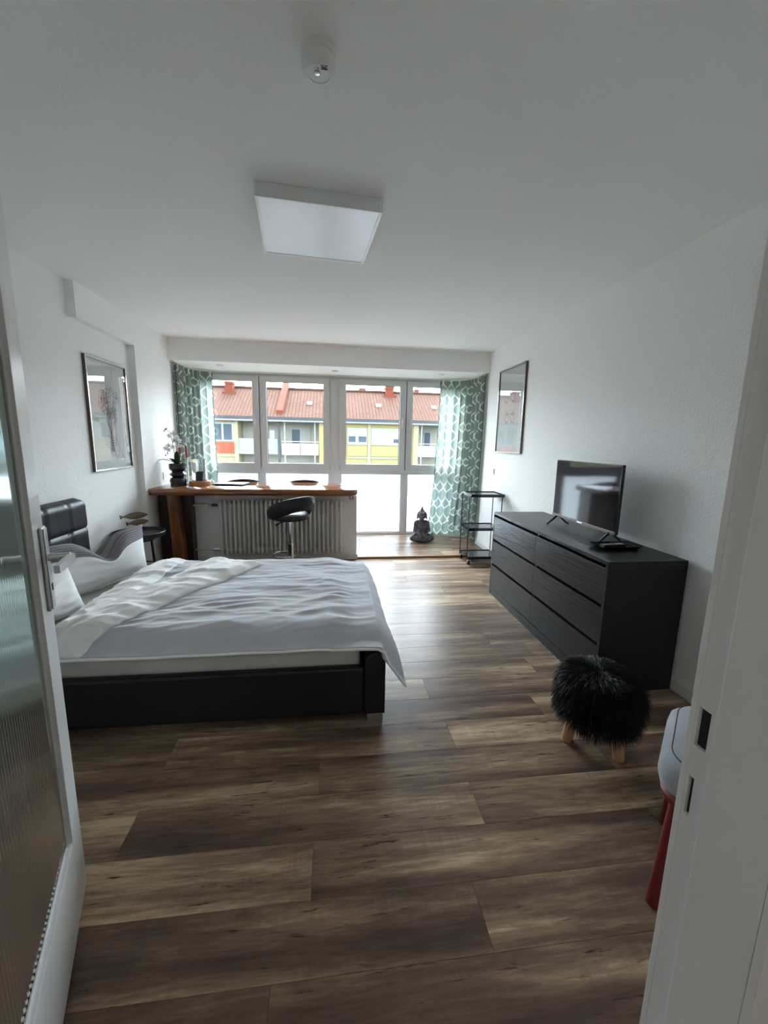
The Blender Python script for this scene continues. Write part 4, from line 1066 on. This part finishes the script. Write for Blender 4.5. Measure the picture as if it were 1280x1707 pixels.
curtain('leaf-patterned green curtain hanging behind the orchid', [(-1.838, 5.27), (-1.835, 5.56), (-1.80, 5.74), (-1.72, 5.835), (-1.60, 5.862)], ZN+0.004, 0.03, 1.0, 9, 0.0)
curtain('leaf-patterned green curtain pooling on the floor beside the Buddha statue', [(1.50, 5.845), (1.70, 5.83), (1.835, 5.76), (1.90, 5.62), (1.925, 5.40), (1.93, 5.23)], ZN+0.004, -0.12, 4.0, 10, 0.10)
rail = [(-1.83, 5.22), (-1.825, 5.60), (-1.80, 5.74), (-1.72, 5.83), (-1.58, 5.86), (1.50, 5.86), (1.70, 5.84), (1.84, 5.76), (1.905, 5.62), (1.925, 5.22)]
bm = BM(); tube(bm, [(x, y, ZS-0.007) for x, y in rail], 0.007, 8); tag(obj('curtain_rail', bm, M['socket'], None, (0.0, 5.86, ZS-0.014)), 'thin white curved curtain rail fixed under the bay ceiling', 'curtain rail')

# ------------------------------------------------------------------ pictures
def strokes(kind, seed):
    """line drawing as poly-lines in unit coordinates (across, up)"""
    r = random.Random(seed); out = []
    def petal(cx, cy, a, ln, wd):
        P = []
        for k in range(13):
            t = k/12*2*PI; x = ln*(0.5-0.5*math.cos(t)); y = wd*math.sin(t)*(1-0.3*math.cos(t))
            P.append((cx+x*math.cos(a)-y*math.sin(a), cy+(x*math.sin(a)+y*math.cos(a))*0.75))
        return P
    if kind == 'bouquet':
        for _ in range(13):
            cx, cy = r.uniform(0.28, 0.72), r.uniform(0.52, 0.82); n = r.randint(4, 6); a0 = r.uniform(0, 6)
            for k in range(n): out.append(petal(cx, cy, a0+k*2*PI/n, r.uniform(0.06, 0.10), r.uniform(0.02, 0.035)))
            out.append([(cx, cy), ((cx+0.5)/2, 0.45), (0.5+r.uniform(-0.02, 0.02), 0.32), (0.5+(0.5-cx)*0.4, 0.17)])
        for _ in range(8):
            cx, cy = r.uniform(0.2, 0.8), r.uniform(0.42, 0.6); a = math.atan2(cy-0.35, cx-0.5); out.append(petal(cx, cy, a, 0.13, 0.025)); out.append([(cx, cy), (cx+0.13*math.cos(a), cy+0.1*math.sin(a))])
        # a hand holding the stems
        for k in range(4): out.append([(0.36, 0.30-k*0.022), (0.45, 0.325-k*0.022), (0.56, 0.318-k*0.022), (0.60, 0.30-k*0.022), (0.56, 0.295-k*0.022), (0.46, 0.302-k*0.022)])
        out.append([(0.36, 0.31), (0.34, 0.26), (0.40, 0.21), (0.50, 0.19), (0.62, 0.10)]); out.append([(0.60, 0.31), (0.66, 0.26), (0.72, 0.17), (0.76, 0.10)])
    else:
        for (x, y) in ((0.36, 0.66), (0.62, 0.66), (0.34, 0.42), (0.56, 0.42)):
            out.append([(x, y+0.10), (x+0.01, y+0.04), (x-0.005, y-0.02), (x+0.02, y-0.06), (x+0.10, y-0.055)])
            out.append([(x+0.14, y+0.10), (x+0.16, y+0.02), (x+0.12, y-0.04), (x+0.06, y-0.05)]); out.append([(x, y+0.03), (x+0.07, y+0.045), (x+0.13, y+0.03)])
            out.append(petal(x+0.05, y+0.02, 1.2, 0.07, 0.02))
    return out
def picture(label, wallx, sg, ya, yb, z0, z1, kind, seed):
    """sg = +1: hangs on the left wall and faces +x"""
    p = thing('framed_picture', label, 'picture', (wallx, (ya+yb)/2, z0))
    T = 0.024; fwid = 0.016
    X = lambda a, b: (min(wallx+sg*a, wallx+sg*b), max(wallx+sg*a, wallx+sg*b))
    for q in ((ya, ya+fwid, z0, z1), (yb-fwid, yb, z0, z1), (ya+fwid, yb-fwid, z0, z0+fwid), (ya+fwid, yb-fwid, z1-fwid, z1)):
        bm = BM(); box(bm, *X(0.001, T), *q, 0.0015); fb = obj('frame_bar', bm, M['bronze'], p)
        bm = BM(); box(bm, *X(T-0.001, T+0.0012), q[0]+0.002, q[1]-0.002, q[2]+0.002, q[3]-0.002); obj('frame_face', bm, M['silverframe'], fb)
    bm = BM(); box(bm, *X(0.002, 0.010), ya+fwid-0.004, yb-fwid+0.004, z0+fwid-0.004, z1-fwid+0.004); pa = obj('print', bm, M['paper'], p)
    bm = BM(); w_ = 0.0013 if kind == 'bouquet' else 0.0022
    for P in strokes(kind, seed):
        Q = []
        for i in range(len(P)-1):
            p0 = P[max(i-1, 0)]; p1 = P[i]; p2 = P[i+1]; p3 = P[min(i+2, len(P)-1)]
            for k in range(4):
                u = k/4; cr = lambda a, b, c, d: 0.5*((2*b)+(-a+c)*u+(2*a-5*b+4*c-d)*u*u+(-a+3*b-3*c+d)*u**3)
                Q.append((cr(p0[0], p1[0], p2[0], p3[0]), cr(p0[1], p1[1], p2[1], p3[1])))
        Q.append(P[-1])
        Q = [Vector((ya+x*(yb-ya), z0+y*(z1-z0))) for x, y in Q]; x_ = wallx+sg*0.0106
        prev = None
        for i, q in enumerate(Q):
            d = (Q[min(i+1, len(Q)-1)]-Q[max(i-1, 0)]); d = d.normalized() if d.length > 0 else Vector((1, 0)); n_ = Vector((-d.y, d.x))*w_
            pr = (bm.verts.new((x_, q.x+n_.x, q.y+n_.y)), bm.verts.new((x_, q.x-n_.x, q.y-n_.y)))
            if prev: bm.faces.new((prev[0], prev[1], pr[1], pr[0]))
            prev = pr
    obj('line_drawing', bm, M['ink'], pa, angle=180)
    bm = BM(); box(bm, *X(0.0175, 0.0195), ya+fwid-0.004, yb-fwid+0.004, z0+fwid-0.004, z1-fwid+0.004); obj('glazing', bm, M['picglass'], p)
M['picglass'] = glass('picture_glass', (0.96, 0.97, 0.97, 1), 0.0, 0.09)
picture('framed line drawing of a flower bouquet on the wall above the headboard', XREC, 1, 3.61, 4.255, 1.108, 2.035, 'bouquet', 5)
picture('framed minimalist line drawing on the white wall above the trolley', XR, -1, 4.13, 4.81, 1.298, 2.237, 'few', 2)

# ------------------------------------------------------------------ ceiling things
lm = Matrix.Translation((-0.078, 2.388, 0)) @ Matrix.Rotation(math.radians(4.6), 4, 'Z')
cl = thing('ceiling_light', 'square flat white ceiling light panel', 'ceiling light', (-0.078, 2.388, H-0.062))
hw = 0.290
for q in ((-hw, -hw+0.014, -hw, hw), (hw-0.014, hw, -hw, hw), (-hw+0.014, hw-0.014, -hw, -hw+0.014), (-hw+0.014, hw-0.014, hw-0.014, hw)):
    bm = BM(); box(bm, *q, H-0.062, H-0.0005, 0.0015); bm.transform(lm); obj('frame_side', bm, M['paint'], cl)
bm = BM(); box(bm, -hw+0.013, hw-0.013, -hw+0.013, hw-0.013, H-0.059, H-0.052); bm.transform(lm); obj('diffuser', bm, M['diffuser'], cl)
sdp = Vector((-0.04, 1.43, H))
sd_ = thing('smoke_detector', 'round white smoke detector on the ceiling near the door', 'smoke detector', tuple(sdp))
bm = BM(); lathe(bm, [(0, 0), (0.051, 0), (0.051, -0.014), (0.048, -0.017), (0, -0.017)], sdp, 40); obj('base', bm, M['socket'], sd_)
bm = BM(); lathe(bm, [(0, -0.0175), (0.047, -0.0175), (0.051, -0.022), (0.051, -0.038), (0.044, -0.050), (0.034, -0.054), (0.033, -0.052), (0, -0.052)], sdp, 40); cp_ = obj('cover', bm, M['socket'], sd_)
bm = BM(); lathe(bm, [(0, -0.0515), (0.008, -0.0515), (0.008, -0.056), (0.006, -0.057), (0, -0.057)], sdp+Vector((-0.004, -0.004, 0)), 20); obj('test_button', bm, M['alu'], cp_)
for k in range(3):
    bm = BM(); box(bm, 0.004, 0.022, -0.0012, 0.0012, -0.0535, -0.049); bm.transform(Matrix.Translation(sdp+Vector((0.004, -0.017-k*0.006, 0)))); obj('vent_slot', bm, M['seal'], cp_)
bm = BM(); sphere(bm, sdp+Vector((-0.001, -0.018, -0.0515)), 0.002, 8, 6); obj('indicator', bm, M['seal'], cp_)
for (x, y, lab) in ((-1.37, 5.42, 'flat round spotlight in the bay ceiling above the orchid curtain'), (0.03, 5.50, 'flat round spotlight in the bay ceiling above the wide central window post'), (1.41, 5.45, 'flat round spotlight in the bay ceiling above the Buddha statue')):
    t = thing('recessed_spotlight', lab, 'spotlight', (x, y, ZS-0.006), 'spotlights in the window bay ceiling')
    bm = BM(); lathe(bm, [(0.036, 0), (0.044, 0), (0.042, -0.005), (0.038, -0.006), (0.036, -0.002)], (x, y, ZS-0.0003), 30); bmesh.ops.delete(bm, geom=[f for f in bm.faces if len(f.verts) > 4], context='FACES'); obj('ring', bm, M['alu'], t)
    bm = BM(); lathe(bm, [(0, -0.0005), (0.0365, -0.0005), (0.0365, -0.0025), (0, -0.003)], (x, y, ZS), 30); obj('lens', bm, M['spotface'], t)

# sockets and switch
def plate(name, label, cat, wallx, sg, y, z, rocker):
    t = thing(name, label, cat, (wallx, y, z)); X = lambda a, b: (min(wallx+sg*a, wallx+sg*b), max(wallx+sg*a, wallx+sg*b))
    bm = BM(); box(bm, *X(0.0005, 0.009), y-0.04, y+0.04, z-0.04, z+0.04, 0.003); f_ = obj('cover_plate', bm, M['socket'], t)
    if rocker: bm = BM(); box(bm, *X(0.009, 0.014), y-0.028, y+0.028, z-0.028, z+0.028, 0.002); obj('rocker', bm, M['socket'], t)
    else:
        bm = BM(); tube(bm, [(wallx+sg*0.009, y, z), (wallx+sg*0.0095, y, z)], 0.024, 24); i_ = obj('socket_well', bm, M['skirt'], t)
        for k in (-1, 1): bm = BM(); tube(bm, [(wallx+sg*0.009, y+k*0.0095, z), (wallx+sg*0.0102, y+k*0.0095, z)], 0.003, 8); obj('pin_hole', bm, M['black'], i_)
plate('light_switch', 'white light switch on the wall beside the curtain and trolley', 'switch', XR, -1, 4.87, 1.06, True)
plate('wall_socket', 'white wall socket beside the orchid vase', 'socket', XL, 1, 4.87, 0.975, False)

# ------------------------------------------------------------------ the building across the street
YE = 25.0
def fx(u): return px(u, 740, YE).x
A = {}
def fcol(r, g, b, k=0.55): return tuple(c*k for c in srgb(r, g, b)[:3])+(1.0,)
A['pale'] = plain('cream_render', fcol(196, 186, 150), 0.9, var=0.04, vscale=0.6, spec=0.1)
A['yellow'] = plain('yellow_render', fcol(192, 180, 124), 0.9, var=0.04, vscale=0.6, spec=0.1)
A['recess'] = plain('grey_render', fcol(190, 186, 172, 0.65), 0.9, var=0.05, vscale=0.5, spec=0.1)
A['red'] = plain('coral_panel', fcol(200, 104, 80), 0.8, var=0.04, spec=0.1)
A['white'] = plain('white_facade', fcol(204, 206, 204), 0.7, var=0.02, spec=0.1)
A['bluewhite'] = plain('pale_blue_panel', fcol(184, 196, 204), 0.7, var=0.02, spec=0.1)
A['shutter'] = plain('roller_shutter', fcol(196, 194, 188), 0.7, var=0.03, vscale=3, spec=0.1)
A['glass'] = plain('far_window_glass', fcol(86, 98, 106, 0.7), 0.4, var=0.3, vscale=0.8, spec=0.08)
A['dark'] = plain('dark_gutter', fcol(84, 84, 88, 0.8), 0.6, spec=0.1)
A['brick'] = plain('orange_chimney', fcol(204, 112, 88, 0.28), 0.85, var=0.08, vscale=4, spec=0.1)
def rooftile():
    s = NT('clay_roof_tiles'); co = s.n('TexCoord').outputs['Object']
    br = s.n('TexBrick', {'offset': 0.0}, Scale=1.0, Mortar_Size=0.022, Brick_Width=0.2, Row_Height=0.21, Bias=0.0, Mortar_Smooth=0.4)
    br.inputs['Color1'].default_value = fcol(208, 158, 136, 0.21); br.inputs['Color2'].default_value = fcol(188, 136, 116, 0.21); br.inputs['Mortar'].default_value = fcol(120, 78, 64, 0.21)
    uv = s.n('UVMap'); s.put(br.inputs['Vector'], uv.outputs[0])
    n_ = s.noise(co, 0.8, 4); col = s.mix(s.math('MULTIPLY', n_, 0.5), br.outputs['Color'], fcol(222, 176, 152, 0.21))
    s.set(Base_Color=col, Roughness=0.9); s.p.inputs['Specular IOR Level'].default_value = 0.05; s.bump(br.outputs['Fac'], 0.5, 0.03); return s.m
A['tile'] = rooftile()
bld = thing('apartment_building', 'pale yellow apartment block with red tiled roof across the street', 'building', (0, YE, -6))
XA, XB, ZE, ZR = -16.0, 17.0, 2.66, 4.62
YRG = 28.0
bm = BM(); box(bm, XA, XB, YE+1.3, YE+6.0, -6, ZE); obj('back_wall', bm, A['recess'], bld)
def roof_f(a, b):
    return (XA-0.4+a*(XB-XA+0.8), YE-0.45+b*(YRG-YE+0.45), ZE+0.02+b*(ZR-ZE))
bm = BM(); sl = math.hypot(YRG-YE+0.45, ZR-ZE)
grid(bm, 2, 2, roof_f, lambda a, b: (a*(XB-XA+0.8), b*sl)); grid(bm, 2, 2, lambda a, b: (XA-0.4+a*(XB-XA+0.8), YRG+b*3.4, ZR-b*(ZR-ZE)), lambda a, b: (a*(XB-XA+0.8), b*sl))
rf = obj('roof', bm, A['tile'], bld, smooth=False)
bm = BM(); tube(bm, [(XA-0.4, YRG, ZR+0.02), (XB+0.4, YRG, ZR+0.02)], 0.11, 8); obj('ridge_tiles', bm, A['tile'], rf)
bm = BM(); box(bm, XA-0.4, XB+0.4, YE-0.60, YE-0.44, ZE-0.10, ZE+0.04); obj('gutter', bm, A['dark'], bld)
bm = BM(); box(bm, XA-0.3, XB+0.3, YE-0.46, YE+1.3, ZE-0.22, ZE-0.04); obj('eave', bm, A['white'], bld)
def on_roof(u, v):
    """point of the front roof slope at a pixel"""
    n_ = Vector((0, -(ZR-ZE), YRG-YE+0.45)); p0 = Vector((0, YE-0.45, ZE+0.02)); d = FW*F+RT*(u-640)-UP*(v-853.5); o = Vector((0, 0, CH))
    return o+d*((p0-o).dot(n_)/d.dot(n_))
for (u0, u1, vt, vb) in ((375, 388, 636, 655), (643, 656, 645, 661), (318, 330, 634, 652), (780, 792, 650, 664)):
    p = on_roof((u0+u1)/2, vb); w_ = (px(u1, vb, p.y)-px(u0, vb, p.y)).x; zt = px(u0, vt, p.y).z
    bm = BM(); box(bm, p.x-w_/2, p.x+w_/2, p.y, p.y+0.6, p.z-0.5, zt); box(bm, p.x-w_*0.56, p.x+w_*0.56, p.y-0.04, p.y+0.64, zt-0.12, zt+0.02)
    box(bm, p.x-w_*0.85, p.x+w_*0.85, p.y-0.10, p.y+0.7, p.z-0.12, p.z+0.06); obj('chimney', bm, A['brick'], bld)
for (u0, u1, vt) in ((598, 609, 648), (690, 697, 650)):
    a, b_ = px(u0, vt, YRG+1), px(u1, vt, YRG+1); bm = BM(); box(bm, a.x, b_.x, YRG+0.7, YRG+1.3, ZR-0.6, a.z); obj('chimney', bm, A['brick'], bld)
for (u, v) in ((516, 673), (631, 677), (723, 680)):
    p = on_roof(u, v); sl_ = (ZR-ZE)/(YRG-YE+0.45); ang = math.atan(sl_)
    bm = BM(); box(bm, -0.17, 0.17, -0.2, 0.2, 0.0, 0.07, 0.01); bm.transform(Matrix.Translation(p) @ Matrix.Rotation(ang, 4, 'X')); obj('skylight', bm, A['white'], rf)
# raised verge between the two halves of the roof
pb, pt = on_roof(466, 690), on_roof(477, 646)
bm = BM(); vs = []
for p, hh in ((pb, 0.22), (pt, 0.30)):
    for dx_ in (-0.19, 0.19):
        for dz_ in (-0.15, hh): vs.append(bm.verts.new((p.x+dx_, p.y, p.z+dz_)))
for f in ((0, 1, 3, 2), (4, 6, 7, 5), (0, 4, 5, 1), (2, 3, 7, 6), (1, 5, 7, 3), (0, 2, 6, 4)): bm.faces.new([vs[i] for i in f])
obj('verge', bm, A['brick'], bld)
def fbox(name, x0, x1, z0, z1, y0, y1, mat, parent=None): b = BM(); box(b, x0, x1, y0, y1, z0, z1); return obj(name, b, mat, parent or bld, smooth=False)
def fwindow(x0, x1, z0, z1, y, panes, parent=None, fw=0.07):
    """frame with given pane fractions [(a, b, material, zfrac0, zfrac1)]"""
    f = fbox('window', x0, x1, z0, z1, y-0.06, y+0.02, A['white'])
    for (a, b, mt, c, d) in panes:
        fbox('pane', x0+fw+(x1-x0-2*fw)*a, x0+fw+(x1-x0-2*fw)*b, z0+fw+(z1-z0-2*fw)*c, z0+fw+(z1-z0-2*fw)*d, y-0.075, y-0.05, mt, f)
G, S_ = A['glass'], A['shutter']
def storey(dz):
    z0, z1 = -0.30+dz, ZE-0.2+dz
    # bay 1: window over the coral panel (left), closed wall
    for (ua, ub) in ((300, 392),):
        xa, xb = fx(ua), fx(ub); fbox('wall', xa, xb, z0, z1, YE, YE+1.3, A['pale'])
        fwindow(fx(338), fx(391), 1.28+dz, 2.32+dz, YE, [(0.0, 0.30, G, 0, 1), (0.36, 0.62, G, 0, 1), (0.69, 0.97, G, 0, 1)])
        fbox('panel', fx(334), fx(391.5), 0.58+dz, 1.22+dz, YE-0.05, YE, A['red'])
        fbox('ledge', fx(332), fx(392), 0.38+dz, 0.50+dz, YE-0.08, YE, A['pale'])
    fbox('pier', fx(391.5), fx(398), z0, z1, YE-0.12, YE+1.3, A['pale'])
    # bay 2: recessed balcony with pale blue parapet
    fbox('balcony_slab', fx(398), fx(465), z0, z0+0.16, YE, YE+1.3, A['recess'])
    fbox('balcony_parapet', fx(398), fx(464), 0.55+dz, 1.45+dz, YE-0.06, YE, A['bluewhite'])
    fwindow(fx(418), fx(436), 0.1+dz, 2.1+dz, YE+1.3, [(0, 1, G, 0.02, 1)])
    fbox('partition', fx(449), fx(457), 0.55+dz, 1.95+dz, YE+0.3, YE+0.36, A['white'])
    fbox('downpipe', fx(463.8), fx(467.5), z0, z1+0.05, YE-0.16, YE-0.02, A['dark'])
    # bay 3: recessed balcony with thin posts
    fbox('balcony_slab', fx(468), fx(533), z0, z0+0.16, YE, YE+1.3, A['recess'])
    for (ua, ub) in ((469.5, 500), (501, 531)): fbox('balcony_parapet', fx(ua), fx(ub), 0.52+dz, 1.20+dz, YE-0.06, YE, A['white'])
    fbox('rail', fx(469), fx(532), 1.29+dz, 1.34+dz, YE-0.06, YE-0.01, A['white'])
    for u in (475, 525): fbox('post', fx(u-0.9), fx(u+0.9), z0, z1, YE-0.05, YE, A['white'])
    fwindow(fx(485)*1.05, fx(517)*1.04, 1.15+dz, 2.12+dz, YE+1.3, [(0.0, 0.46, G, 0, 1), (0.54, 1.0, S_, 0, 1)])
    fbox('pier', fx(532), fx(541), z0, z1, YE-0.12, YE+1.3, A['yellow'])
    # bay 4: yellow wall with roller shutters
    xa, xb = fx(541), fx(690); fbox('wall', xa, xb, z0, z1, YE, YE+1.3, A['yellow'])
    for (ua, ub, pn) in ((545, 576, [(0, 0.46, S_, 0, 1), (0.54, 1, S_, 0, 1)]), (579, 612, [(0.0, 1.0, S_, 0.52, 1), (0.02, 0.40, G, 0.05, 0.46), (0.56, 0.98, G, 0.05, 0.46)]),
                         (618, 668, [(0.0, 0.66, S_, 0, 1), (0.72, 1, S_, 0.35, 1), (0.76, 1, G, 0.03, 0.30)])):
        fwindow(fx(ua), fx(ub), 1.28+dz, 2.18+dz, YE, pn, fw=0.04)
        fbox('panel', fx(ua), fx(ub), 0.52+dz, 1.18+dz, YE-0.05, YE, A['yellow'])
        fbox('ledge', fx(ua), fx(ub), 1.19+dz, 1.27+dz, YE-0.12, YE, A['white']); fbox('ledge', fx(ua), fx(ub), 0.38+dz, 0.45+dz, YE-0.10, YE, A['white'])
    fbox('pier', fx(612.5), fx(617.5), z0, z1, YE-0.10, YE, A['pale']); fbox('pier', fx(688), fx(696.5), z0, z1, YE-0.12, YE+1.3, A['pale'])
    # bay 5: recessed balcony on the right, then more wall
    fbox('balcony_slab', fx(696), fx(762), z0, z0+0.16, YE, YE+1.3, A['recess'])
    for (ua, ub) in ((697, 725), (726, 761)): fbox('balcony_parapet', fx(ua), fx(ub), 0.52+dz, 1.20+dz, YE-0.06, YE, A['white'])
    fbox('rail', fx(697), fx(762), 1.29+dz, 1.34+dz, YE-0.06, YE-0.01, A['white'])
    for u in (702, 757): fbox('post', fx(u-0.9), fx(u+0.9), z0, z1, YE-0.05, YE, A['white'])
    fwindow(fx(705)*1.05, fx(718)*1.05, 1.0+dz, 2.1+dz, YE+1.3, [(0.0, 1.0, G, 0, 1)])
    fbox('wall', fx(762), XB, z0, z1, YE, YE+1.3, A['pale']); fwindow(fx(772), fx(822), 1.28+dz, 2.25+dz, YE, [(0, 0.46, G, 0, 1), (0.54, 1, S_, 0, 1)])
    fbox('balcony_slab', fx(240), fx(300), z0, z0+0.16, YE, YE+1.3, A['recess']); fbox('balcony_parapet', fx(240), fx(300), 0.55+dz, 1.30+dz, YE-0.06, YE, A['white'])
    fbox('wall', XA, fx(240), z0, z1, YE, YE+1.3, A['pale'])
storey(0.0); storey(-2.82)
bm = BM(); box(bm, XA, XB, YE, YE+1.3, -6, -3.12); obj('wall', bm, A['pale'], bld)
s = NT('paved_yard'); co = s.objco(); s.set(Base_Color=s.ramp(s.noise(co, 0.7, 6), [(0.3, srgb(92, 94, 88)), (0.7, srgb(120, 120, 112))]), Roughness=0.95)
bm = BM(); box(bm, -60, 60, 6.4, 60, -6.3, -6.0); struct('ground', bm, s.m)
